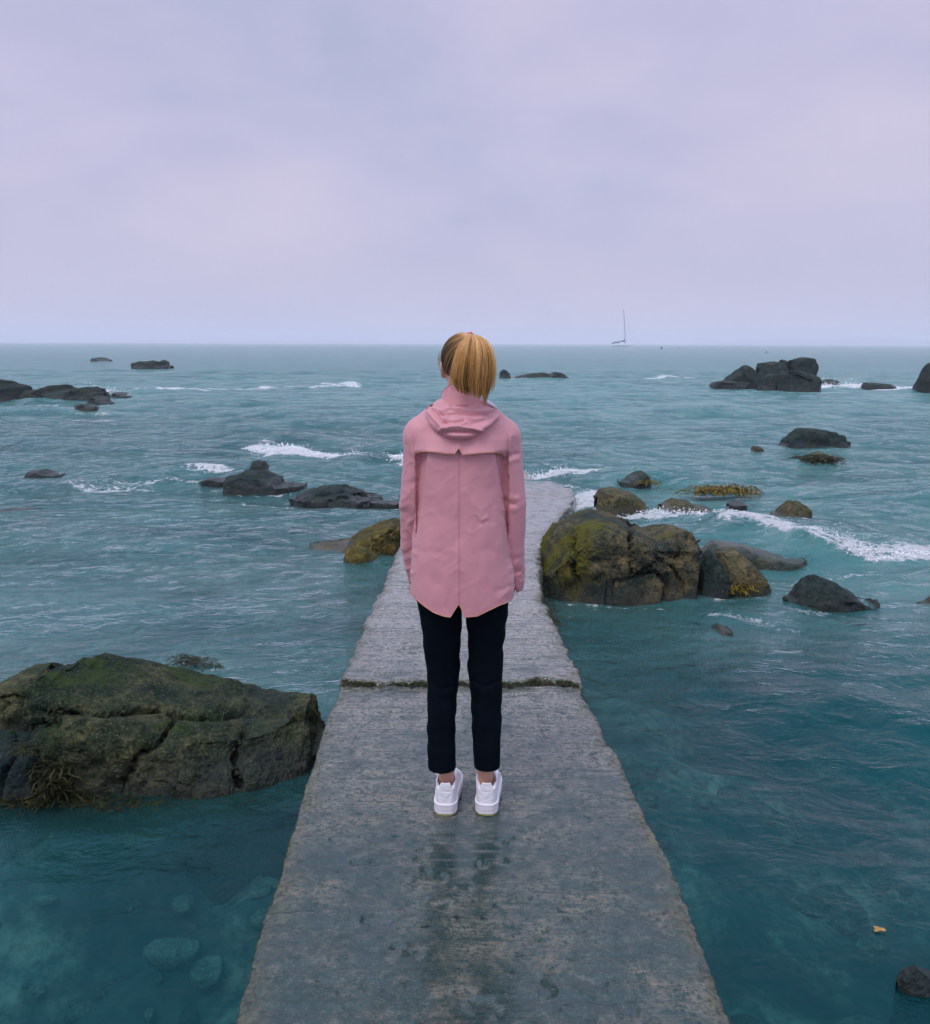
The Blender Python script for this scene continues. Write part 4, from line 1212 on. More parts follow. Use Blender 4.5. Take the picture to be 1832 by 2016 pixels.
# ------------------------------------------------------------------ foam thrown up by the waves (not countable)
def spray():
    r = np.random.RandomState(9); V = []; F = []
    ico = bpy.data.meshes.new('tmp')
    import bmesh
    bm = bmesh.new(); bmesh.ops.create_icosphere(bm, subdivisions=1, radius=1.0)
    bm.verts.ensure_lookup_table()
    iv = np.array([v.co[:] for v in bm.verts]); iF = np.array([[v.index for v in f.verts] for f in bm.faces]); bm.free()
    n0 = 0
    def clump(pts, n, up_, sx, r0, r1):
        nonlocal n0
        W3 = [ground(x, y, 0) for x, y in pts]
        for i in range(n):
            k = r.randint(max(1, len(W3) - 1)); tt = r.rand()
            p = W3[k] * (1 - tt) + W3[min(k + 1, len(W3) - 1)] * tt
            p = p + [r.normal(0, sx), r.normal(0, sx) + sx * 0.5, 0]
            nz = max(0, vnoise(np.array([p[0] * 3.0, p[1] * 3.0, 0]), 3) + 0.45)
            z = sea_h(p[0], p[1]) + abs(r.normal(0, up_)) * nz
            rad = (r0 + (r1 - r0) * r.rand() ** 2.5) * 0.8 * (1 if z < 0.10 else 0.55)
            V.append(iv * rad * r.uniform(0.7, 1.3, 3) + [p[0], p[1], z]); F.append(iF + n0); n0 += len(iv)
    clump([(1225, 1006), (1300, 1014), (1380, 1024), (1440, 1038), (1520, 1052), (1575, 1070)], 800, 0.030, 0.10, 0.005, 0.016)
    clump([(1575, 1068), (1625, 1072), (1660, 1088)], 700, 0.070, 0.08, 0.005, 0.014)
    clump([(1660, 1088), (1700, 1098), (1760, 1102), (1840, 1100)], 700, 0.045, 0.08, 0.005, 0.014)
    clump([(535, 884), (570, 892), (610, 898), (660, 900)], 900, 0.045, 0.20, 0.010, 0.026)
    clump([(690, 908), (715, 912)], 150, 0.12, 0.10, 0.008, 0.022)
    clump([(780, 908), (800, 915)], 260, 0.15, 0.15, 0.010, 0.028)
    clump([(1035, 932), (1075, 934), (1120, 934)], 500, 0.04, 0.15, 0.006, 0.018)
    clump([(1134, 990), (1150, 980), (1172, 975)], 500, 0.07, 0.09, 0.005, 0.014)
    clump([(1625, 764), (1680, 764)], 500, 0.22, 0.45, 0.02, 0.06)
    clump([(190, 775), (214, 774)], 160, 0.2, 0.3, 0.02, 0.06)
    me = bpy.data.meshes.new('sea_spray')
    Vc = np.concatenate(V); Fc = np.concatenate(F)
    me.from_pydata(Vc.tolist(), [], Fc.tolist())
    me.polygons.foreach_set('use_smooth', np.full(len(me.polygons), True))
    m, t, b, o = mat('foam')
    b.inputs['Base Color'].default_value = (0.82, 0.82, 0.84, 1); b.inputs['Roughness'].default_value = 0.6
    tag(link('sea_spray', me, m), kind='stuff')
spray()

# ------------------------------------------------------------------ boats and buoys
M['boat_white'] = simple('boat_white', (0.90, 0.86, 0.85), 0.4, 0.03)
M['boat_blue'] = simple('sail_cover_blue', (0.0, 0.09, 0.13), 0.7, 0.2)
M['metal'] = simple('mast_metal', (0.14, 0.14, 0.18), 0.4, 0.05)
M['dark'] = simple('dark_trim', (0.05, 0.04, 0.05), 0.6, 0.1)
M['buoy_green'] = simple('buoy_green', (0.0, 0.06, 0.05), 0.5, 0.1)
M['buoy_dark'] = simple('buoy_dark', (0.01, 0.03, 0.05), 0.5, 0.1)

def sailboat():
    YB = 700
    p = at(1224, 680, YB)
    t_ = empty('sailboat', (p[0], YB, 0))
    tag(t_, 'white sailing yacht with bare mast and blue sail cover, far out right of the person', 'sailboat')
    k = YB / (FPX * math.cos(R(0.5)))
    X = lambda px: (px - 1224) * k
    n = 40
    u = np.linspace(0, 1, n)
    xs = X(1203.5) + u * (X(1246) - X(1203.5))
    beam = 2.4 * np.clip(np.sin(np.pi * (0.16 + 0.84 * u)), 0, 1) ** 0.75
    sheer = 1.35 + 0.5 * u ** 1.5 + 0.1 * (1 - u)
    prof = [(-0.35, 0.0, -0.9), (0.35, 0, 0)]
    V = []
    for i in range(n):
        for a in np.linspace(-1, 1, 15):
            z = sheer[i] * (abs(a) ** 1.5) * 1.25 - 0.35 * (1 - abs(a))
            w = beam[i] * np.sign(a) * abs(a) ** 0.45
            rake = (0.8 * u[i] ** 6) * (z / 1.6)
            V.append((xs[i] + rake, w, z))
        V.append((xs[i] + 0.8 * u[i] ** 6, 0, sheer[i] + 0.05))
    me = mesh_from('hull', np.array(V), grid_faces(n, 16, wrap=True)); recalc(me)
    link('hull', me, M['boat_white'], t_)
    g = Geo()
    cx = np.linspace(X(1214), X(1237), 14)
    for i, x in enumerate(cx):
        pass
    hh = 0.75 * np.clip(np.sin(np.pi * np.linspace(0.05, 0.93, 14)), 0, 1) ** 0.5
    V = []
    for i, x in enumerate(cx):
        for a in np.linspace(0, np.pi, 9):
            V.append((x, 1.35 * np.sign(math.cos(a)) * abs(math.cos(a)) ** 0.4, 1.5 + hh[i] * math.sin(a) ** 0.5))
    me = mesh_from('cabin', np.array(V), grid_faces(14, 9)); recalc(me)
    link('cabin', me, M['boat_white'], t_)
    g = Geo(); g.tube([(X(1206), 0, 2.0), (X(1210), 0, 3.1), (X(1217.5), 0, 3.3), (X(1219), 0, 2.0)], 0.14, 8, flat=4.0); g.build('spray_hood', M['dark'], t_)
    g = Geo(); g.tube([(X(1231.2), 0, 1.6), (X(1229.5), 0, 14), (X(1225.6), 0, 28.2)], [0.27, 0.24, 0.16], 8); 
    g.tube([(X(1229.3), -1.1, 15), (X(1229.3), 1.1, 15)], 0.05, 5)
    g.build('mast', M['metal'], t_)
    g = Geo(); g.tube([(X(1211), 0, 3.3), (X(1231), 0, 3.7)], 0.10, 7); g.build('boom', M['metal'], t_)
    g = Geo(); g.tube([(X(1211), 0, 3.5), (X(1222), 0, 3.9), (X(1229), 0, 4.5), (X(1231.1), 0, 5.6)], [0.16, 0.34, 0.62, 0.30], 9); g.build('sail_cover', M['boat_blue'], t_)
    g = Geo()
    for q in ((X(1204), 0, 2.0), (X(1246), 0, 1.9), (X(1229), 2.3, 1.6), (X(1229), -2.3, 1.6)):
        g.tube([q, (X(1225.8), 0, 27.6)], 0.022, 4, False)
    g.build('stays', M['metal'], t_)
    g = Geo()
    for x in np.linspace(X(1204), X(1244), 9):
        for s in (-1, 1):
            g.tube([(x, s * 1.3, 1.6), (x, s * 1.3, 2.5)], 0.03, 4, False)
    for s in (-1, 1):
        g.tube([(X(1204), s * 1.3, 2.45), (X(1244), s * 1.3, 2.55)], 0.03, 4, False)
    g.build('guard_rail', M['metal'], t_)
sailboat()

def tiny_sail(px, h, lab):
    YB = 2600
    p = at(px, 677, YB)
    t_ = empty('sailboat', (p[0], YB, 0)); tag(t_, lab, 'sailboat', 'tiny sails on the hazy horizon')
    g = Geo(); g.tube([(-5, 0, .2), (-4, 0, 0.8), (4, 0, 0.8), (6, 0, 1.0)], [0.6, 1.1, 1.1, 0.2], 8); g.build('hull', M['boat_white'], t_)
    n = 8; V = []
    for i in range(n + 1):
        s = i / n
        for q in (-0.12, 0.12):
            V += [(0.2 - 3.8 * (1 - s) ** 0.9, q + 0.5 * s * (1 - s), 1.5 + h * s), (0.5, q, 1.5 + h * s)]
    F = []
    for i in range(n):
        a = i * 4
        F += [(a, a + 1, a + 5, a + 4), (a + 3, a + 2, a + 6, a + 7), (a + 2, a, a + 4, a + 6), (a + 1, a + 3, a + 7, a + 5)]
    me = bpy.data.meshes.new('sail'); me.from_pydata(V, [], F); link('sail', me, M['boat_white'], t_)
    g = Geo(); g.tube([(0.6, 0, 0.8), (0.6, 0, 2 + h)], 0.08, 5); g.build('mast', M['metal'], t_)
tiny_sail(353, 9, 'leftmost of the three tiny white sails on the hazy horizon left')
tiny_sail(397, 11, 'middle of the three tiny white sails on the hazy horizon left')
tiny_sail(439, 10, 'rightmost of the three tiny white sails on the hazy horizon left')

def buoy(px, Y, w, h, pole, material, lab):
    p = at(px, 684, Y)
    t_ = empty('buoy', (p[0], Y, 0)); tag(t_, lab, 'buoy')
    prof = [(0.0, -0.4), (0.8, -0.35), (1.0, -0.05), (1.0, 0.25), (0.82, 0.62), (0.45, 0.95), (0.2, 1.0), (0, 1.0)]
    V = [(w * r_ * math.cos(a), w * r_ * math.sin(a), h * z_) for r_, z_ in prof for a in np.linspace(0, 2 * np.pi, 16, endpoint=False)]
    me = mesh_from('float', np.array(V), grid_faces(len(prof), 16, wrap=True)); recalc(me)
    link('float', me, material, t_)
    g = Geo(); g.tube([(0, 0, h * 0.9), (0, 0, h + pole)], w * 0.13, 6); g.build('pole', M['boat_white'], t_)
    g = Geo(); g.tube([(0, 0, h + pole * 0.96), (0, 0, h + pole * 1.12)], w * 0.3, 6); g.build('top_mark', M['dark'], t_)
buoy(1303, 385, 0.42, 1.15, 0.9, M['buoy_green'], 'dark green channel buoy with pale pole right of the sailing yacht')
buoy(1337, 440, 0.30, 0.55, 0.15, M['buoy_dark'], 'small dark mooring buoy right of the green buoy')
buoy(1510, 225, 0.20, 0.36, 0.08, M['buoy_dark'], 'tiny dark buoy just above the big rock stack on the right')

# ------------------------------------------------------------------ person
OX = float(ground(914, 1604, PIER_Z)[0]); OY = 3.05
O = np.array([OX, OY, PIER_Z])
person = empty('person', tuple(O))
tag(person, 'person seen from behind in pink hooded raincoat, dark cropped trousers and white trainers, blond ponytail', 'person')
def lp(x, y, yo=0.0):
    return at(x, y, OY + yo) - O
def lx(x, y, yo=0.0): return lp(x, y, yo)[0]
SC = FPX / 3.08
def to_obj(name, V, F, material, parent=person, label=None, smooth_it=0, tone=None):
    if smooth_it: V = smooth_mesh(V, F, smooth_it)
    me = mesh_from(name, V, F)
    o = link(name, me, material, parent)
    if label: o['label'] = label
    return o
def push(V, n, lines):
    """raise (+) or sink (-) folds along lines measured on the picture, on the camera-facing cloth"""
    pj = proj(V + O)
    f = np.clip(-n[:, 1] * 1.6 + 0.25, 0, 1)
    wob = np.stack([vnoise(V * 28, 3), vnoise(V * 28, 4)], -1) * 3.5
    d = np.zeros(len(V))
    for pts, w, a in lines:
        d += 0.5 * a * np.exp(-(seg_dist(pj + wob, pts) / (w * 1.25)) ** 2)
    return V + n * (d * f)[:, None]

skin, t, b, o_ = mat('skin')
nn = noise(t, 22, 4)
L(t, ramp(t, [(0.3, (0.52, 0.27, 0.19)), (0.7, (0.66, 0.37, 0.27))], nn), b.inputs['Base Color'])
b.inputs['Roughness'].default_value = 0.5
b.inputs['Subsurface Weight'].default_value = 0.12
b.inputs['Subsurface Radius'].default_value = (0.02, 0.008, 0.004)
b.inputs['Subsurface Scale'].default_value = 0.4

def cloth(name, c1, c2, rough, weave, wst=0.25, sheen=0.0, wr=0.5, wrs=(5, 5, 2.2)):
    m, t, b, o = mat(name)
    a = noise(t, 2.2, 4, 0.6)
    f = noise(t, weave, 2, 0.6)
    w = noise(t, 1.0, 5, 0.55, scl=wrs, dist=0.9)
    c = mixc(t, ramp(t, [(0.35, 0), (0.65, 1)], a), c1, c2)
    c = mixc(t, math_(t, 'MULTIPLY', f, 0.16), c, tuple(x * 0.6 for x in c1))
    L(t, c, b.inputs['Base Color'])
    b.inputs['Roughness'].default_value = rough
    b.inputs['Sheen Weight'].default_value = sheen
    h1 = bump(t, w, wr, 0.028)
    L(t, bump(t, f, wst, 0.0008, h1), b.inputs['Normal'])
    return m
M['jacket'] = cloth('pink_raincoat', (0.585, 0.250, 0.280), (0.66, 0.292, 0.322), 0.55, 900, 0.25, 0.15, 0.22)
M['trousers'] = cloth('dark_trousers', (0.0008, 0.0028, 0.0060), (0.0016, 0.0045, 0.009), 0.9, 1400, 0.3, 0.0, 0.4, (9, 9, 7))
M['trousers'].node_tree.nodes['Principled BSDF'].inputs['Specular IOR Level'].default_value = 0.06
M['trim'] = simple('tan_edging', (0.62, 0.30, 0.16), 0.6, 0.1)
M['stitch'] = simple('pink_stitching', (0.60, 0.24, 0.30), 0.6, 0.1)
M['lining'] = simple('pale_lining', (0.78, 0.66, 0.74), 0.7, 0.05)
M['shoe'] = cloth('white_leather', (0.80, 0.76, 0.80), (0.84, 0.80, 0.84), 0.5, 500, 0.1, 0.0, 0.25, (30, 30, 30))
M['sole'] = simple('white_sole', (0.74, 0.70, 0.74), 0.55, 0.04, 80)
M['outsole'] = simple('yellowish_outsole', (0.40, 0.40, 0.10), 0.6, 0.1, 80)
M['hair_tie'] = simple('pink_hair_tie', (0.78, 0.42, 0.46), 0.6, 0.15, 300)

def hair_mat():
    m, t, b, o = mat('hair')
    a = N(t, 'ShaderNodeAttribute', attribute_name='tone')
    n = noise(t, 60, 3, 0.6, scl=(1, 1, 0.15))
    v = math_(t, 'ADD', a.outputs['Fac'], math_(t, 'MULTIPLY', math_(t, 'SUBTRACT', n, 0.5), 0.35))
    L(t, ramp(t, [(0.0, (0.022, 0.016, 0.010)), (0.3, (0.11, 0.062, 0.020)), (0.6, (0.50, 0.235, 0.058)), (1.0, (0.90, 0.56, 0.26))], v), b.inputs['Base Color'])
    b.inputs['Roughness'].default_value = 0.42
    b.inputs['Specular IOR Level'].default_value = 0.35
    return m
M['hair'] = hair_mat()

# joints (local coordinates)
HC = lp(915, 706, 0.02)                      # middle of the skull
shL, shR = lp(835, 858, 0.0), lp(988, 862, 0.0)
elL, elR = lp(816, 990, 0.0), lp(1008, 990, 0.0)
wrL, wrR = lp(822, 1140, 0.085), lp(1013, 1150, 0.055)
ankL, ankR = lp(879.5, 1530, -0.030), lp(955.5, 1530, -0.030)
hpL, hpR = lp(875, 1130, 0.0), lp(945, 1130, 0.0)
knL, knR = lp(872, 1340, 0.0), lp(956, 1340, 0.0)

def build_body():
    f = Field((-0.27, -0.16, -0.0), (0.27, 0.24, 1.75), 0.0045)
    x, y, z = HC
    topz = lp(918, 656, 0.0)[2] - z
    f.ell((x, y, z), (0.071, 0.090, topz - 0.008))
    f.ell((x, y + 0.036, z - 0.062), (0.053, 0.060, 0.056), 0.03)
    f.ell((x, y + 0.070, z - 0.096), (0.022, 0.020, 0.016), 0.02)      # chin
    f.cap((x, y + 0.092, z - 0.015), (x, y + 0.108, z - 0.045), 0.007, 0.012, 0.012)   # nose
    f.cap((x - 0.016, y + 0.090, z - 0.073), (x + 0.016, y + 0.090, z - 0.073), 0.007, 0.007, 0.008)  # lips
    f.cap((x - 0.03, y + 0.088, z + 0.012), (x + 0.03, y + 0.088, z + 0.012), 0.008, 0.008, 0.015)    # brow
    for s in (-1, 1):
        f.ell((x + s * 0.074, y - 0.002, z - 0.030), (0.007, 0.019, 0.031), 0.006, Matrix.Rotation(s * 0.35, 3, 'Z'))
        f.ell((x + s * 0.073, y + 0.004, z - 0.056), (0.006, 0.009, 0.010), 0.005)
        f.carve(lambda X, Y, Z, s=s: np.sqrt((X - x - s * 0.031) ** 2 + (Y - y - 0.100) ** 2 + (Z - z + 0.012) ** 2) - 0.013,
                (x + s * 0.031 - .03, y + .06, z - .05), (x + s * 0.031 + .03, y + .14, z + .03), 0.008)
    nb = np.array([lx(909, 800), 0.0, lp(909, 800)[2]])
    f.cap((x - 0.003, y - 0.012, z - 0.05), nb, 0.050, 0.055, 0.03)
    f.cap(nb - [0, 0, 0.05], (shL + shR) / 2 - [0, 0, 0.1], 0.050, 0.085, 0.04, (1, 1.3, 1))
    f.cap((shL + shR) / 2 - [0, 0, 0.1], (hpL + hpR) / 2, 0.090, 0.085, 0.05, (1, 1.2, 1))
    for sh, el, wr, s in ((shL, elL, wrL, -1), (shR, elR, wrR, 1)):
        f.cap(nb - [0, 0, 0.06], sh, 0.035, 0.040, 0.03)
        f.cap(sh, el, 0.030, 0.025, 0.02)
        f.cap(el, wr, 0.025, 0.019, 0.01)
    for hp, kn, ak, s in ((hpL, knL, ankL, -1), (hpR, knR, ankR, 1)):
        f.cap(hp, kn, 0.052, 0.036, 0.012)
        f.cap(kn, kn + (ak - kn) * 0.4 + [0, -0.012, 0], 0.036, 0.036, 0.012)
        f.cap(kn + (ak - kn) * 0.4 + [0, -0.012, 0], ak + [0, 0, 0.03], 0.036, 0.0285, 0.012)
        f.cap(ak + [0, 0, 0.05], ak + [0, 0.0, -0.045], 0.0275, 0.0275, 0.01)
        f.cap(ak + [0, 0.010, -0.050], ak + [0, 0.13, -0.065], 0.024, 0.020, 0.02)
    return f

def hand(f, wr, s, rnd):
    """relaxed curled hand; wrist at wr, pointing down and forward"""
    d = np.array([-s * 0.42, 0.80, -0.42]); d /= np.linalg.norm(d)
    side = np.array([-s * 0.25, 0.78, 0.50]); side -= (side @ d) * d; side /= np.linalg.norm(side)   # towards the thumb
    pal = np.cross(d, side) * s; pal = pal * (1 if pal[0] * -s > 0 else -1)                           # palm faces the thigh
    f.cap(wr, wr + d * 0.03, 0.020, 0.022, 0.012)
    for k in range(4):
        base = wr + d * 0.025 + side * (0.022 - 0.0145 * k)
        kn = wr + d * (0.082 - 0.004 * abs(k - 1)) + side * (0.028 - 0.0185 * k)
        f.cap(base, kn, 0.0125, 0.0105, 0.008)
        ln = (0.042, 0.047, 0.043, 0.034)[k]
        a1 = 0.45 + 0.1 * k; a2 = 1.15 + 0.1 * k; a3 = 1.7 + 0.1 * k
        p = kn
        for a, l, r0, r1 in ((a1, ln, 0.0088, 0.0080), (a2, ln * 0.62, 0.0080, 0.0074), (a3, ln * 0.5, 0.0074, 0.0060)):
            q = p + (d * math.cos(a) + pal * math.sin(a)) * l
            f.cap(p, q, r0, r1, 0.002)
            p = q
    tb = wr + d * 0.028 + side * 0.022
    t1 = tb + (side * 0.7 + d * 0.75 + pal * 0.3) * 0.030
    t2 = t1 + (side * 0.25 + d * 0.9 + pal * 0.4) * 0.030
    t3 = t2 + (d * 0.85 + pal * 0.5) * 0.022
    f.cap(tb, t1, 0.013, 0.010, 0.008); f.cap(t1, t2, 0.0100, 0.0088, 0.003); f.cap(t2, t3, 0.0088, 0.0068, 0.002)

fb = build_body()
hand(fb, wrL, -1, 0); hand(fb, wrR, 1, 0)
V, F = fb.mesh()
body = to_obj('body', V, F, skin, smooth_it=1)
# eyes
for s in (-1, 1):
    u = np.linspace(0, 2 * np.pi, 16, endpoint=False); v = np.linspace(-np.pi / 2, np.pi / 2, 9)
    U, Vv = np.meshgrid(u, v)
    E = np.stack([np.cos(U) * np.cos(Vv), np.sin(U) * np.cos(Vv), np.sin(Vv)], -1).reshape(-1, 3) * 0.0115 + HC + np.array([s * 0.031, 0.080, -0.012])
    me = mesh_from('eye', E, grid_faces(9, 16, wrap=True))
    link('eye', me, simple('eye_white', (0.75, 0.74, 0.72), 0.2, 0.02), body)

# --- trousers
def trousers():
    yo = -0.02
    Lt = [(1150, 838, 908), (1176, 820, 911), (1241, 832, 910.5), (1265, 834, 908.7), (1296, 837, 906.5), (1324, 842, 904), (1367, 842.3, 900), (1396, 841.8, 898.5), (1432, 841.5, 896.8), (1480, 842.5, 897.5), (1514, 843.5, 898.4)]
    Rt = [(1150, 913, 996), (1181, 912, 1003), (1229, 918, 997), (1241, 919.5, 996), (1277, 921, 991), (1312, 922, 989.5), (1355, 927, 988.3), (1395, 928.5, 988), (1444, 930, 987), (1480, 932, 985.6), (1512, 934.3, 984.7)]
    hemz = (lp(871, 1511, -0.055)[2], lp(959, 1508, -0.055)[2])
    f = Field((-0.24, -0.17, 0.08), (0.24, 0.17, 1.02), 0.0042)
    for T, hz_ in ((Lt, hemz[0]), (Rt, hemz[1])):
        yos = [(-0.01 if y < 1300 else -0.01 - 0.045 * (y - 1300) / 210) for y, a, b_ in T]
        zz = np.array([lp((a + b_) / 2, y, yo_)[2] for (y, a, b_), yo_ in zip(T, yos)])
        xl = np.array([lx(a, y, yo_) for (y, a, b_), yo_ in zip(T, yos)]); xr = np.array([lx(b_, y, yo_) for (y, a, b_), yo_ in zip(T, yos)])
        o_ = np.argsort(zz)
        zz, xl, xr, yc = zz[o_], xl[o_], xr[o_], np.array(yos)[o_]
        def fn(X, Y, Z, zz=zz, xl=xl, xr=xr, yc=yc, hz_=hz_):
            l = np.interp(Z, zz, xl); r = np.interp(Z, zz, xr); c = np.interp(Z, zz, yc)
            a = (r - l) / 2; bq = a * (1.05 + 0.35 * sstep(0.75, 0.95, Z))
            q = (np.abs((X - (l + r) / 2) / a) ** 2.2 + np.abs((Y - c) / bq) ** 2.2) ** (1 / 2.2)
            d = (q - 1) * a
            d = d + 0.0035 * vnoise(np.stack([X * 9, Y * 9, Z * 26], -1), 5) * sstep(hz_, hz_ + 0.1, Z)
            return np.maximum(np.maximum(d, Z - zz[-1] - 0.03), hz_ - Z)
        f.union(fn, (-0.23, -0.16, hz_ - 0.01), (0.23, 0.16, 1.0), 0.008)
    f.ell(((hpL + hpR) / 2 + [0, 0, 0.02]), (0.145, 0.115, 0.10), 0.04)
    V, F = f.mesh()
    n = vnormals(V, F)
    V = push(V, n, [([(845, 1345), (870, 1358), (898, 1350)], 3.5, -0.010), ([(848, 1330), (868, 1340), (900, 1328)], 4, 0.004), ([(930, 1340), (955, 1352), (985, 1340)], 3.5, -0.010),
                    ([(925, 1318), (950, 1326), (985, 1318)], 4, 0.004), ([(850, 1372), (870, 1380), (895, 1372)], 4, -0.004), ([(932, 1368), (955, 1374), (985, 1366)], 4, -0.004),
                    ([(846, 1300), (865, 1318)], 4, -0.003), ([(975, 1290), (950, 1312)], 4, -0.003)])
    to_obj('trousers', V, F, M['trousers'], body)
trousers()

# --- raincoat
def raincoat():
    f = Field((-0.29, -0.20, 0.66), (0.29, 0.21, 1.58), 0.0038)
    T = [(800, 872, 952, .070), (812, 856, 966, .082), (830, 838, 985, .095), (860, 824, 998, .108), (900, 820, 999, .116), (950, 819.5, 993, .118), (1005, 819, 997, .120), (1068, 813, 1003, .126), (1131, 808.5, 1009.5, .132), (1165, 808, 1010, .135), (1240, 808, 1010, .138)]
    zz = np.array([lp(910, y)[2] for y, a, b_, d in T]); o_ = np.argsort(zz)
    xl = np.array([lx(a, y) for y, a, b_, d in T])[o_]; xr = np.array([lx(b_, y) for y, a, b_, d in T])[o_]; dd = np.array([d for *_, d in T])[o_]; zz = zz[o_]
    def fn(X, Y, Z):
        l = np.interp(Z, zz, xl); r = np.interp(Z, zz, xr); b_ = np.interp(Z, zz, dd)
        a = (r - l) / 2
        q = (np.abs((X - (l + r) / 2) / a) ** 2.5 + np.abs(Y / b_) ** 2.5) ** (1 / 2.5)
        d = (q - 1) * np.minimum(a, b_)
        return np.maximum(d, Z - zz[-1])
    f.union(fn, (-0.28, -0.19, 0.66), (0.28, 0.2, 1.58))
    # shoulders and sleeves
    nL, nR = lp(880, 821), lp(944, 824)
    cuL, cuR = lp(823, 1146, 0.085), lp(1012, 1158, 0.055)
    foL, foR = lp(813, 1075, 0.045), lp(1010, 1080, 0.02)
    f.cap(nL, shL, 0.066, 0.0690, 0.02); f.cap(nR, shR, 0.066, 0.0680, 0.02)
    f.cap(shL, elL, 0.0700, 0.0465, 0.006); f.cap(shR, elR, 0.0680, 0.0465, 0.006)
    f.cap(elL, foL, 0.0465, 0.0410, 0.003); f.cap(elR, foR, 0.0465, 0.0400, 0.003)
    f.cap(foL, cuL, 0.0410, 0.0310, 0.003); f.cap(foR, cuR, 0.0400, 0.0320, 0.003)
    # open cuffs
    for c_, fo, r_ in ((cuL, foL, 0.031), (cuR, foR, 0.032)):
        dv = (c_ - fo) / np.linalg.norm(c_ - fo)
        f.carve(lambda X, Y, Z: -((X - c_[0]) * dv[0] + (Y - c_[1]) * dv[1] + (Z - c_[2]) * dv[2]), c_ - 0.06, c_ + 0.06)
        def tube_(X, Y, Z):
            P = np.stack([X, Y, Z], -1) - c_
            ax = P @ dv
            return np.maximum(np.linalg.norm(P - ax[..., None] * dv, axis=-1) - (r_ - 0.005), -ax - 0.03)
        f.carve(tube_, c_ - 0.05, c_ + 0.05)
    V, F = f.mesh()
    V = smooth_mesh(V, F, 1)
    n = vnormals(V, F)
    q_ = V * np.array([1.0, 1.0, 1.0])
    wr_ = 0.0042 * fbm(V * np.array([9, 9, 4.5]), 3, 60)
    # diagonal creases, mostly in the sleeves and low in the back
    dg = np.stack([V[:, 0] * 14 + V[:, 2] * 7, V[:, 1] * 9, V[:, 2] * 17 - V[:, 0] * 12], -1)
    rid = 1 - np.abs(vnoise(dg, 71)) * 2.2
    rid2 = 1 - np.abs(vnoise(dg * 2.1 + 5, 72)) * 2.2
    arm = sstep(0.135, 0.175, np.abs(V[:, 0] - lx(910, 950)))
    wr_ = wr_ + (0.0034 * np.clip(rid, 0, 1) + 0.0013 * np.clip(rid2, 0, 1)) * (0.30 + 0.9 * arm) * sstep(0.1, 0.5, vnoise(V * 6.0, 75) + 0.35)
    V = V + n * (wr_ * sstep(1.5, 1.3, V[:, 2]))[:, None]
    # side pleats: the centre back panel stands proud of the flanks
    pj = proj(V + O)
    plL = interp_poly([(895, 841), (1005, 829), (1068, 817), (1110, 810), (1250, 800)], pj[:, 1])
    plR = interp_poly([(895, 976), (925, 981), (979, 991), (1059, 1001), (1131, 1008), (1250, 1015)], pj[:, 1])
    insd = sstep(-1.2, 1.2, pj[:, 0] - plL) * sstep(-1.2, 1.2, plR - pj[:, 0])
    zone = sstep(885, 900, pj[:, 1]) * (n[:, 1] < 0.0) * (np.abs(V[:, 0] - 0.0) < 0.24)
    onbody = (pj[:, 0] > 819) & (pj[:, 0] < 1002)
    fade = 1 - 0.85 * sstep(1060, 1150, pj[:, 1])
    V[:, 1] += np.where(onbody, 0.023 * zone * (1 - insd) * fade, 0)
    V = push(V, n, [
        ([(994, 984), (1004, 992), (1014, 995)], 2.6, -0.009), ([(996, 974), (1008, 981), (1018, 983)], 4, 0.006), ([(996, 1004), (1012, 1004)], 5, 0.005),
        ([(993, 1010), (998, 1060), (1003, 1100)], 3, -0.006),
        ([(936, 1015), (948, 1024), (958, 1016)], 3.0, 0.0045), ([(940, 1028), (950, 1034), (958, 1028)], 3.5, -0.0035),
        ([(925, 985), (945, 1010)], 5, 0.002), ([(962, 960), (972, 1030)], 5, -0.003),
        ([(1012, 1132), (1022, 1128), (1031, 1130)], 3, -0.006), ([(1012, 1143), (1030, 1146)], 3, 0.004), ([(1014, 1118), (1030, 1116)], 4, 0.004),
        ([(998, 902), (1010, 897), (1022, 889)], 3.0, -0.008), ([(1000, 911), (1016, 900)], 4, 0.005), ([(1008, 858), (1008, 880), (1001, 898)], 3.5, 0.005), ([(1014, 866), (1015, 890)], 4, -0.004),
        ([(1000, 920), (1012, 945), (1014, 975)], 4, -0.004),
        ([(806, 858), (812, 880), (818, 905)], 3.0, 0.004), ([(800, 876), (808, 900), (815, 925)], 4, -0.004),
        ([(820, 945), (812, 953), (820, 962)], 3.0, -0.006), ([(795, 985), (808, 968), (820, 958)], 4, 0.004), ([(795, 1010), (806, 1000)], 4, -0.003),
        ([(796, 1090), (806, 1086), (812, 1080)], 3, -0.007), ([(798, 1102), (810, 1096)], 3, 0.004), ([(800, 1060), (808, 1030)], 5, 0.003),
        ([(904, 896), (904, 1185)], 2.2, 0.0014),
        ([(880, 985), (900, 972)], 6, -0.0025), ([(885, 1130), (900, 1120), (915, 1128)], 5, 0.003), ([(893, 1075), (903, 1060)], 5, -0.002), ([(895, 1010), (903, 985)], 4, 0.002),
        ([(830, 1090), (850, 1086), (870, 1092)], 6, -0.003), ([(935, 1090), (965, 1080), (985, 1088)], 7, -0.0025), ([(840, 1130), (860, 1150)], 7, -0.002),
        ([(980, 1165), (1005, 1150)], 4, -0.004), ([(985, 1178), (1006, 1163)], 4, 0.003), ([(880, 1195), (893, 1150)], 6, -0.003), ([(925, 1195), (915, 1150)], 6, -0.003),
    ])
    hem = [(790, 1150), (808, 1160), (819, 1176), (834, 1190), (854, 1204), (873.8, 1212), (887, 1214.5), (890, 1210), (903.8, 1189), (914, 1210), (917.6, 1215), (940, 1213), (963, 1202), (984.7, 1191.5), (1003.5, 1182.6), (1011, 1174), (1030, 1150)]
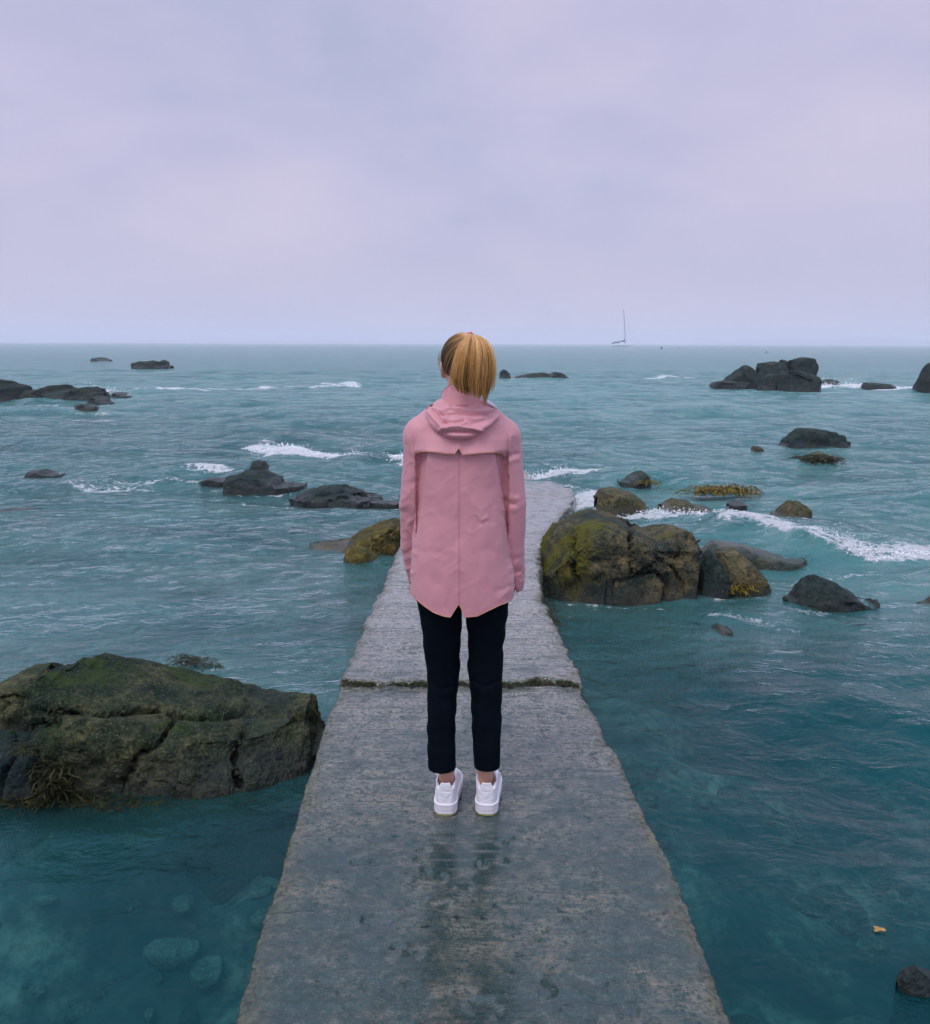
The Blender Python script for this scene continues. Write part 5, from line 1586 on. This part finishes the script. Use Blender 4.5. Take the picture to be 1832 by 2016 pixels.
    hp_ = np.array([lp(x, y, -0.132 * max(0.02, 1 - min(1, abs(x - 910) / 101.0) ** 2.5) ** 0.4) for x, y in hem])
    global HP
    HP = hp_
    hx = np.interp(V[:, 0], hp_[:, 0], hp_[:, 2])
    bodyv = (V[:, 0] > lx(811, 1170)) & (V[:, 0] < lx(1010, 1170))
    low = V[:, 2] < hx
    # sleeves hang outside the hem line and are left alone
    nearsl = np.zeros(len(V), bool)
    for c_, fo in ((cuL, foL), (cuR, foR)):
        ab = c_ - fo; tt = np.clip(((V - fo) @ ab) / (ab @ ab), 0, 1.0)
        dd_ = np.linalg.norm(V - fo - tt[:, None] * ab, axis=1)
        inside_t = fn(V[:, 0], V[:, 1], V[:, 2]) < 0.010
        nearsl |= (dd_ < 0.042) & ~inside_t
    V[:, 2] = np.where(low & ~nearsl, hx, V[:, 2])
    # flare of the tail over the hips
    o = to_obj('raincoat', V, F, M['jacket'], body)
    return o, V, F
coat, CV, CF = raincoat()
bvh = BVHTree.FromPolygons([tuple(v) for v in CV], [tuple(int(i) for i in f) for f in CF])
camL = np.array([0, 0, CAM_Z]) - O
def hit(x, y, default=-0.08):
    d = ray(x, y)
    h = bvh.ray_cast(Vector(camL), Vector(d).normalized())
    if h[0] is None:
        return lp(x, y, default), np.array([0, -1, 0.0])
    return np.array(h[0]), np.array(h[1])

def flap():
    edge = [(816, 897), (817.4, 894), (822, 890), (827, 888), (840, 887), (863, 889), (881, 891.5), (896, 892), (903.8, 880), (911, 894), (930, 892), (949, 890), (965, 889), (975.7, 889), (985, 891), (992, 895), (1000, 901)]
    xs = np.unique(np.concatenate([np.linspace(816, 1000, 110), [896, 903.8, 911]]))
    ye = interp_poly(edge, xs)
    yt = np.full(len(xs), 838.0) + 14 * np.abs((xs - 908) / 92) ** 3
    nr = 26
    A = np.zeros((nr, len(xs), 3)); B = A.copy()
    for j, x in enumerate(xs):
        for i in range(nr):
            s = i / (nr - 1)
            p, n = hit(x, yt[j] * (1 - s) + ye[j] * s)
            e = min(1, min(x - 816, 1000 - x) / 10 + 0.25)
            off = (0.0008 + 0.019 * s ** 1.8 * e + 0.0010 * math.sin(x * 0.21) * s)
            A[i, j] = p + np.array([0, -off, 0]); B[i, j] = p + np.array([0, -off + 0.0018, 0])
    for q in (A, B):
        q[:, :, 1] = np.minimum(q[:, :, 1], 0)
    # even out the fine mesh ripple
    for q in (A, B):
        for _ in range(2):
            q[1:-1, 1:-1, 1] = (q[:-2, 1:-1, 1] + q[2:, 1:-1, 1] + q[1:-1, :-2, 1] + q[1:-1, 2:, 1] + 2 * q[1:-1, 1:-1, 1]) / 6
    nc = len(xs)
    V = np.concatenate([A.reshape(-1, 3), B.reshape(-1, 3)])
    F = list(map(tuple, grid_faces(nr, nc))) + [tuple(i + nr * nc for i in f[::-1]) for f in grid_faces(nr, nc)]
    m0 = nr * nc
    for j in range(nc - 1):
        F.append(((nr - 1) * nc + j, (nr - 1) * nc + j + 1, m0 + (nr - 1) * nc + j + 1, m0 + (nr - 1) * nc + j))
    for i in range(nr - 1):
        F.append((i * nc, (i + 1) * nc, m0 + (i + 1) * nc, m0 + i * nc)); F.append((i * nc + nc - 1, m0 + i * nc + nc - 1, m0 + (i + 1) * nc + nc - 1, (i + 1) * nc + nc - 1))
    me = bpy.data.meshes.new('back_flap'); me.from_pydata(V.tolist(), [], F)
    me.polygons.foreach_set('use_smooth', np.full(len(me.polygons), True))
    recalc(me)
    link('back_flap', me, M['jacket'], coat)
    g = Geo(); g.tube(A[-1] + [0, -0.0004, -0.0006], 0.0011, 6); g.build('edging', M['trim'], coat)
flap()

def hem_trim():
    g = Geo()
    xs = np.concatenate([np.linspace(HP[2, 0] + 0.004, HP[-3, 0] - 0.004, 90), HP[6:11, 0]]); xs.sort()
    P = []
    for x in xs:
        z = float(np.interp(x, HP[:, 0], HP[:, 2]))
        h = bvh.ray_cast(Vector((x, -1, z + 0.004)), Vector((0, 1, 0)))
        if h[0] is not None: P.append((x, h[0][1] - 0.0006, z + 0.0004))
    g.tube(P, 0.0011, 6)
    g.build('edging', M['trim'], coat)
    g = Geo()
    for dx in (-0.9, 0.9):
        P = [hit(904 + dx, y)[0] + [0, -0.0003, 0] for y in np.linspace(894, 1188, 70)]
        g.tube(P, 0.0006, 4)
    g.build('back_seam', M['stitch'], coat)
hem_trim()

def hood():
    outl = [(847, 796), (841, 802), (836, 810), (838, 820), (843, 832), (852, 844), (863, 853), (877, 860.5), (892, 864.5), (908, 866), (923, 864.5), (936, 860.5), (950, 852), (962, 843), (975, 831), (983, 822), (985, 815), (981, 807), (973, 799), (955, 795), (930, 792), (905, 790), (880, 791), (860, 793)]
    n = 150
    P = np.array(outl + [outl[0]], float)
    L_ = np.concatenate([[0], np.cumsum(np.linalg.norm(np.diff(P, axis=0), axis=1))])
    s = np.linspace(0, L_[-1], n, endpoint=False)
    C = np.stack([np.interp(s, L_, P[:, 0]), np.interp(s, L_, P[:, 1])], -1)
    for _ in range(3):
        C = (np.roll(C, 1, 0) + np.roll(C, -1, 0) + 2 * C) / 4
    c0 = np.array([910, 822.0])
    nr = 64
    folds = [([(866, 846), (885, 841), (908, 841), (932, 844), (948, 848)], 2.6, 0.006), ([(868, 855), (890, 851), (908, 851), (930, 852), (944, 854)], 4.0, -0.013),
             ([(843, 810), (858, 828), (872, 842)], 3.5, 0.006), ([(852, 808), (866, 824), (884, 836)], 3.0, -0.007), ([(846, 803), (862, 806), (880, 820)], 3, 0.005),
             ([(868, 812), (885, 804), (915, 808), (945, 812), (970, 808)], 3.2, 0.008), ([(872, 818), (900, 814), (930, 817), (962, 816)], 3.0, -0.008),
             ([(872, 829), (895, 832), (912, 828)], 3.0, -0.007), ([(880, 836), (905, 838), (918, 832)], 3.0, 0.005), ([(985, 816), (965, 834), (945, 846)], 4.5, 0.006), ([(975, 812), (955, 826), (930, 834)], 4, -0.005),
             ([(920, 822), (940, 826), (960, 822)], 3, 0.004), ([(893, 800), (906, 805), (915, 801)], 2.5, 0.003)]
    # gathered tucks under the collar seam
    for k in range(12):
        x = 852 + k * 10
        folds.append(([(x, 795), (x + (3 if k % 2 else -2), 801)], 1.8, 0.003 if k % 2 else -0.003))
    V = []
    for i in range(nr):
        r = (i / (nr - 1))
        r = 1 - (1 - r) ** 1.3
        for j in range(n):
            q = c0 + (C[j] - c0) * r
            p, nn_ = hit(q[0], q[1], -0.04)
            low = sstep(800, 850, q[1])
            bl = (0.020 + 0.026 * low) * max(0, 1 - r ** (3.0 + 2 * low)) ** 0.5
            bl -= 0.004 * (r > 0.985)
            V.append([p[0], min(p[1], 0) - bl, p[2] + 0.004 * (1 - r)])
    V = np.array(V)
    Vg = V.reshape(nr, n, 3)
    for _ in range(3):
        Vg[1:-1, :, 1] = (Vg[:-2, :, 1] + Vg[2:, :, 1] + np.roll(Vg, 1, 1)[1:-1, :, 1] + np.roll(Vg, -1, 1)[1:-1, :, 1]) / 4
    V = Vg.reshape(-1, 3)
    F = grid_faces(nr, n, wrap=True)
    nrm = vnormals(V, F)
    if nrm[:, 1].mean() > 0: F = F[:, ::-1]; nrm = -nrm
    pj = proj(V + O)
    d = np.zeros(len(V))
    for pts, w, a in folds:
        d += a * np.exp(-(seg_dist(pj, pts) / w) ** 2)
    rr = np.repeat(np.linspace(0, 1, nr), n)
    V = V + nrm * (d * sstep(1.0, 0.90, rr) + 0.0015 * fbm(V * 40, 3, 8))[:, None]
    me = mesh_from('hood', V, F)
    link('hood', me, M['jacket'], coat)
    # stitched rim line
    g = Geo(); R0 = [V[(nr - 3) * n + j] + [0, -0.0006, 0] for j in range(8, 100)]
    g.tube(R0, 0.0008, 4); g.build('hood_seam', M['stitch'], coat)
hood()

def collar():
    # standing collar round the neck, open to the front
    cx, cy = lx(908, 790), 0.015
    zb = lp(908, 800, -0.06)[2] - 0.022; zt = lp(905, 757, -0.045)[2]
    V = []; n = 80; rows = 12
    ph = np.linspace(-2.55, 2.55, n)           # 0 = back
    for side in (0, 1):
        for i in range(rows):
            s = i / (rows - 1)
            for a in ph:
                a_ = a
                drop = 0.030 * sstep(0.35, 1.3, abs(a_ + 0.12)) + 0.02 * sstep(1.2, 2.4, abs(a_))
                z = zb + (zt - drop - zb) * s + 0.0012 * math.sin(9 * a_) * s
                rad = 0.092 - 0.026 * s ** 0.6 - 0.003 * side + 0.003 * math.sin(5 * a_ + 1) * s
                V.append((cx - 0.003 * s + rad * 0.92 * math.sin(a_), cy - rad * math.cos(a_), z))
    V = np.array(V)
    F = [tuple(f) for f in grid_faces(rows, n)] + [tuple(i + rows * n for i in f[::-1]) for f in grid_faces(rows, n)]
    m0 = rows * n
    for j in range(n - 1):
        F.append(((rows - 1) * n + j, (rows - 1) * n + j + 1, m0 + (rows - 1) * n + j + 1, m0 + (rows - 1) * n + j))
    for i in range(rows - 1):
        F.append((i * n, (i + 1) * n, m0 + (i + 1) * n, m0 + i * n)); F.append((i * n + n - 1, m0 + i * n + n - 1, m0 + (i + 1) * n + n - 1, (i + 1) * n + n - 1))
    me = bpy.data.meshes.new('collar'); me.from_pydata(V.tolist(), [], F)
    me.polygons.foreach_set('use_smooth', np.full(len(me.polygons), True)); recalc(me)
    link('collar', me, M['jacket'], coat)
    g = Geo(); top = V[(rows - 1) * n: rows * n]; g.tube(top + [0, -0.0005, 0.0004], 0.0012, 5); 
    g.tube([V[3 * n + j] + np.array([0, -0.0012, 0]) for j in range(n)], 0.0009, 5)
    g.build('collar_seam', M['stitch'], coat)
    # pale lining showing between collar and hood on the right
    P = [lp(946, 783, -0.035), lp(956, 789, -0.045), lp(968, 796, -0.040), lp(980, 804, -0.03)]
    g = Geo(); g.tube(P, [0.006, 0.011, 0.010, 0.004], 10, flat=0.6); g.build('lining', M['lining'], coat)
collar()

# --- hair
def hair():
    r = np.random.RandomState(3)
    x, y, z = HC
    tie = lp(926, 664, -0.045)
    cen = np.array([x, y - 0.004, z])
    rad = np.array([0.0785, 0.099, 0.0985])
    rad[2] = (lp(918, 656, 0.0)[2] - z)
    f = Field((x - .1, y - .13, z - .12), (x + .1, y + .12, z + .13), 0.0035)
    f.ell(cen, rad - 0.002)
    f.carve(lambda X, Y, Z: (Y - y - 0.045) * 1.0 + 0 * X + 0.0, None, None, 0.01) if False else None
    sl_, (X, Y, Z) = f.box(f.lo, f.lo + f.h * f.n)
    # hair line: rises to the temples and forehead in front, runs round the ears to the nape behind
    dy = Y - y; dz = Z - z
    line = np.interp(dy, [-0.10, -0.05, -0.015, 0.02, 0.045, 0.07, 0.1], [-0.085, -0.080, -0.050, -0.005, 0.03, 0.055, 0.07])
    f.F[sl_] = np.maximum(f.F[sl_], (line - dz) * 0.7)
    V, F = f.mesh()
    me = mesh_from('hair_cap', V, F)
    g = Geo()
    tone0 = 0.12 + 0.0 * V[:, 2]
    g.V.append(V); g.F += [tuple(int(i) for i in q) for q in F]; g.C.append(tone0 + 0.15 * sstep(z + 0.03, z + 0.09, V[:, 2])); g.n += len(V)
    td = (tie - cen) / rad; td /= np.linalg.norm(td)
    for i in range(1150):
        dyv = r.uniform(-0.088, 0.085)
        side = r.choice([-1, 1]) if abs(dyv) > 0.001 else 1
        line = np.interp(dyv, [-0.10, -0.05, -0.015, 0.02, 0.045, 0.07, 0.1], [-0.085, -0.080, -0.050, -0.005, 0.03, 0.055, 0.07])
        zz_ = (line + r.uniform(-0.004, 0.012)) / rad[2]; yy_ = (dyv + 0.004) / rad[1]
        xx_ = side * math.sqrt(max(0, 1 - min(1, zz_ * zz_ + yy_ * yy_)))
        if r.rand() < 0.25 and dyv < 0: xx_ *= r.uniform(0, 1)
        sd_ = np.array([xx_, yy_, zz_]); sd_ /= np.linalg.norm(sd_)
        om = math.acos(np.clip(sd_ @ td, -1, 1))
        lift = r.uniform(-0.0005, 0.0022)
        wv = r.normal(0, 0.02, 3)
        P = []
        for s in np.linspace(0, 0.97, 12):
            q = (math.sin((1 - s) * om) * sd_ + math.sin(s * om) * td) / math.sin(om)
            q = q + wv * math.sin(math.pi * s) + 0.07 * np.array([0, 0, -1]) * math.sin(math.pi * s) * (0.6)
            q /= np.linalg.norm(q)
            P.append(cen + q * (rad + lift * (0.3 + math.sin(math.pi * s))))
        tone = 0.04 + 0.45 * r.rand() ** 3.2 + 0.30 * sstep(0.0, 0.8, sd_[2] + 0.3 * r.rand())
        if r.rand() < 0.10: tone += 0.28
        g.tube(P, [0.0006] + [0.0011] * 10 + [0.0009], 4, False, cs=tone + 0.38 * np.linspace(0, 1, 12) ** 2.2)
    # wisps at the left temple and nape
    for k in range(16):
        p0 = cen + np.array([-0.076, 0.01 + 0.02 * r.rand(), 0.0 + 0.03 * r.rand()])
        a = r.uniform(0.008, 0.016)
        P = [p0 + np.array([-a * math.sin(s * 3.0), 0.005 * s, -0.04 * s * r.uniform(0.9, 1.1)]) for s in np.linspace(0, 1, 9)]
        g.tube(P, 0.0003, 3, False, c=0.5)
    h = g.build('hair', M['hair'], body, color=True)
    # pony tail
    ctrl = [(925.5, 662, -0.050, 3.5), (929, 659.5, -0.078, 8), (934, 667, -0.106, 17), (935, 684, -0.126, 27.5), (934.5, 706, -0.133, 33), (933, 730, -0.130, 36.5), (930.5, 755, -0.122, 37), (933, 778, -0.113, 32), (938, 797, -0.108, 24)]
    cp = np.array([lp(a, b_, c) for a, b_, c, w in ctrl]); cw = np.array([w / SC for *_, w in ctrl])
    def tail_pt(s, u, dpt):
        k = s * (len(cp) - 1)
        i = int(min(k, len(cp) - 2)); fr_ = k - i
        # smooth interpolation
        p0 = cp[max(i - 1, 0)]; p1 = cp[i]; p2 = cp[i + 1]; p3 = cp[min(i + 2, len(cp) - 1)]
        c = 0.5 * ((2 * p1) + (-p0 + p2) * fr_ + (2 * p0 - 5 * p1 + 4 * p2 - p3) * fr_ ** 2 + (-p0 + 3 * p1 - 3 * p2 + p3) * fr_ ** 3)
        w = np.interp(k, range(len(cw)), cw)
        th_ = 0.026 * min(1, s * 4 + 0.15)
        return c + np.array([u * w, -th_ * dpt * math.sqrt(max(0, 1 - u * u)), 0])
    g = Geo()
    # core
    core = []
    ss = np.linspace(0.02, 0.64, 26)
    for s in ss:
        for a in np.linspace(0, 2 * np.pi, 22, endpoint=False):
            u = math.cos(a) * 0.93
            core.append(tail_pt(s, u, 0.9 if math.sin(a) > 0 else -0.35) if abs(math.sin(a)) > 1e-6 else tail_pt(s, u, 0))
    core = np.array(core)
    # taper the core so that it ends inside the strands
    g.add(core, grid_faces(26, 22, wrap=True), 0.36)
    for i in range(1500):
        u = r.uniform(-1, 1); u = np.sign(u) * abs(u) ** 0.85
        dp = r.uniform(0.80, 1.12)
        if r.rand() < 0.12: dp = -r.uniform(0.3, 0.5)
        # tips run from high on the left to low on the right
        tip = np.interp(u, [-1, -0.6, -0.2, 0.2, 0.5, 0.62, 0.80, 1.0], [0.80, 0.84, 0.85, 0.88, 0.90, 1.0, 0.93, 0.78]) * r.uniform(0.78, 1.04)
        if u > 0.45 and r.rand() < 0.45: tip *= r.uniform(0.78, 0.95)
        clump = vnoise(np.array([u * 7.0, 0.5, dp]), 4)
        ph = r.uniform(0, 6.28); am = r.uniform(0, 0.045)
        P = []
        for s in np.linspace(0, tip, 15):
            uu = u + am * math.sin(ph + s * 7) + 0.05 * clump * s + (0.06 * s * s * (0.5 - u)) 
            q = tail_pt(s, float(np.clip(uu, -1.03, 1.03)), dp + 0.10 * clump)
            P.append(q)
        tone = 0.64 + 0.14 * clump + r.normal(0, 0.11)
        if r.rand() < 0.12: tone -= 0.34
        g.tube(P, [0.0008] + [0.0011] * 9 + [0.0010, 0.0010, 0.0008, 0.0006, 0.0003], 4, False, cs=tone + np.linspace(0.08, -0.10, 15))
    for i in range(110):       # fly-away hairs
        u = r.choice([-1, 1, 1]) * r.uniform(0.98, 1.14); tip = r.uniform(0.5, 0.85)
        P = [tail_pt(s, u * (1 + 0.05 * math.sin(s * 5 + i)), 0.3) for s in np.linspace(0.05, tip, 12)]
        g.tube(P, 0.00045, 3, False, c=0.8)
    g.build('ponytail', M['hair'], h, color=True)
    # tie
    g = Geo()
    ax = (cp[1] - cp[0]); ax /= np.linalg.norm(ax)
    u_ = np.cross(ax, [0, 0, 1]); u_ /= np.linalg.norm(u_); v_ = np.cross(ax, u_)
    c_ = lp(925.5, 663, -0.055)
    for q in range(3):
        ring = [c_ + ax * (0.004 * (q - 1)) + (0.0145 + 0.0012 * math.sin(7 * a + q)) * (math.cos(a) * u_ + math.sin(a) * v_) for a in np.linspace(0, 2 * np.pi, 26)]
        g.tube(ring, 0.0026, 6, False)
    g.build('hair_tie', M['hair_tie'], h)
hair()

# --- trainers
def shoe(side, heel_px, yaw, lace):
    hp3 = ground(heel_px, 1606, PIER_Z) - O
    c, s = math.cos(yaw), math.sin(yaw)
    def to_l(V):
        V = np.asarray(V, float)
        return np.stack([hp3[0] + c * V[:, 0] - s * V[:, 1], hp3[1] + s * V[:, 0] + c * V[:, 1], V[:, 2] + 0.0], -1)
    W_ = lambda Y: np.interp(Y, [0, .012, .03, .08, .14, .19, .23, .262, .275], [.020, .033, .0395, .038, .042, .0465, .044, .030, .006])
    CX = lambda Y: np.interp(Y, [0, .1, .2, .28], [0, 0, -side * .004, -side * .010])
    def body_fn(X, Y, Z, grow, z0, z1, tap):
        w = (W_(Y - .006) + W_(Y) * 2 + W_(Y + .006)) / 4 + grow
        w = w * (1 - tap * np.clip(Z - 0.045, 0, 1))
        yb = -grow + 0.0 + 0.06 * np.clip(Z - 0.045, 0, 1) + 0.020 * (1 - np.sqrt(np.clip(1 - (X / 0.044) ** 2, 0, 1)))
        d = np.maximum(np.abs(X - CX(Y)) - w, np.maximum(yb - Y, Y - 0.275 - grow))
        return np.maximum(d * 0.85, np.maximum(z0 - Z, Z - z1))
    # upper
    f = Field((-.07, -.01, .0), (.07, .29, .16), 0.0022)
    top = lambda Y, X: np.interp(Y, [0, .018, .035, .06, .085, .11, .135, .17, .21, .25, .28], [.124, .123, .112, .108, .108, .114, .120, .098, .078, .064, .05]) 
    def up_fn(X, Y, Z):
        d = body_fn(X, Y, Z, -0.0015, 0.036, 0.2, 0.9)
        zt = top(Y, X)
        # sides of the collar are scooped, heel tab is a raised trapezoid
        tab = sstep(0.026, 0.014, np.abs(X)) * sstep(0.035, 0.018, Y)
        side_ = 0.098 + 0.012 * sstep(0.030, 0.036, np.abs(X)) + 0.25 * np.clip(Y, 0, 0.05)
        zt = np.where(Y < 0.035, side_ + (zt - side_) * tab, zt)
        rnd = 0.9 * (np.abs(X - CX(Y)) / np.maximum(W_(Y), .01)) ** 3 * 0.020 * sstep(0.10, 0.16, Y)
        return np.maximum(d, (Z - zt + rnd) * 0.7)
    f.union(up_fn, (-.07, -.01, .03), (.07, .29, .15))
    def open_fn(X, Y, Z):
        yc = 0.068
        q = np.sqrt((X / 0.0315) ** 2 + ((Y - yc) / 0.056) ** 2)
        return np.maximum((q - 1) * 0.028, 0.060 - Z)
    f.carve(open_fn, (-.07, -.01, .05), (.07, .2, .16), 0.0015)
    V, F = f.mesh(); V = smooth_mesh(V, F, 1)
    n = vnormals(V, F)
    # panel seams pressed into the leather
    vz = 0.082 - 0.9 * np.abs(np.abs(V[:, 0]) - 0.0)
    seam = np.exp(-((V[:, 2] - (0.070 + 0.75 * (np.abs(V[:, 0]) - 0.012))) / 0.0016) ** 2) * (V[:, 1] < 0.05) * (np.abs(V[:, 0]) > 0.006)
    seam += np.exp(-(V[:, 0] / 0.0012) ** 2) * (V[:, 2] < 0.068) * (V[:, 1] < 0.03)
    seam += np.exp(-((V[:, 2] - 0.092) / 0.0016) ** 2) * (V[:, 1] < 0.03) * (np.abs(V[:, 0]) < 0.016)
    side_s = np.exp(-((V[:, 2] - (0.050 + 0.25 * V[:, 1])) / 0.002) ** 2) * (V[:, 1] > 0.05) * (V[:, 1] < 0.2)
    V = V - n * (0.0016 * np.clip(seam + side_s, 0, 1))[:, None]
    nm = 'trainer'
    up = to_obj(nm, to_l(V), F, M['shoe'], body)
    f = Field((-.075, -.015, -.005), (.075, .295, .06), 0.0022)
    f.union(lambda X, Y, Z: body_fn(X, Y, Z, 0.0035 - 0.05 * np.clip(0.012 - Z, 0, 1), 0.0055, 0.0445, 0), (-.07, -.012, 0), (.07, .29, .05))
    V, F = f.mesh(); V = smooth_mesh(V, F, 1)
    n = vnormals(V, F)
    gr = np.exp(-((V[:, 2] - 0.0165) / 0.0014) ** 2)
    lip = np.exp(-((V[:, 2] - 0.0425) / 0.0022) ** 2)
    V = V + n * (-0.0016 * gr + 0.0010 * lip)[:, None] * (np.abs(n[:, 2]) < 0.6)[:, None]
    to_obj('sole', to_l(V), F, M['sole'], up)
    f = Field((-.075, -.015, -.006), (.075, .295, .015), 0.0022)
    f.union(lambda X, Y, Z: body_fn(X, Y, Z, 0.0020, 0.0003, 0.0062, 0), (-.07, -.012, -.003), (.07, .29, .012))
    V, F = f.mesh()
    to_obj('outsole', to_l(V), F, M['outsole'], up)
    g = Geo()
    for k in range(5):
        yy = 0.125 + 0.022 * k; zz = float(top(yy, 0)) + 0.002
        g.tube(to_l(np.array([(-0.024, yy, zz - 0.010), (-0.012, yy + .004, zz), (0, yy + .008, zz + 0.001), (0.012, yy + .004, zz), (0.024, yy, zz - 0.010)])), 0.0024, 6)
    lz = 0.125
    for sg in (-1, 1):
        g.tube(to_l(np.array([(0, 0.115, lz - .004), (sg * 0.014, 0.110, lz + 0.014), (sg * 0.030, 0.108, lz + 0.004), (sg * 0.022, 0.112, lz - 0.010), (0, 0.117, lz - .004)])), 0.0022, 6)
        g.tube(to_l(np.array([(0, 0.115, lz - .004), (sg * 0.026, 0.116, lz - .012), (sg * 0.046, 0.118, lz - 0.026)])), 0.0022, 6)
    g.build('laces', M['shoe'], up)
shoe(-1, 877, R(-2.5), True)
shoe(1, 957, R(-6), False)

# ------------------------------------------------------------------ haze over the sea
def haze():
    x, y0, y1, z0, z1 = 8700, -60, 8700, -14, 48
    V = [(a, b_, c) for c in (z0, z1) for b_ in (y0, y1) for a in (-x, x)]
    F = [(0, 2, 3, 1), (4, 5, 7, 6), (0, 1, 5, 4), (2, 6, 7, 3), (0, 4, 6, 2), (1, 3, 7, 5)]
    me = bpy.data.meshes.new('haze'); me.from_pydata(V, [], F)
    m = bpy.data.materials.new('haze'); m.use_nodes = True
    t = m.node_tree; t.nodes.clear()
    out = N(t, 'ShaderNodeOutputMaterial')
    v = N(t, 'ShaderNodeVolumePrincipled', inp={'Color': (0.95, 0.90, 1.0, 1), 'Density': 0.0006, 'Anisotropy': 0.0})
    L(t, v.outputs[0], out.inputs['Volume'])
    tag(link('haze', me, m), kind='stuff')
haze()
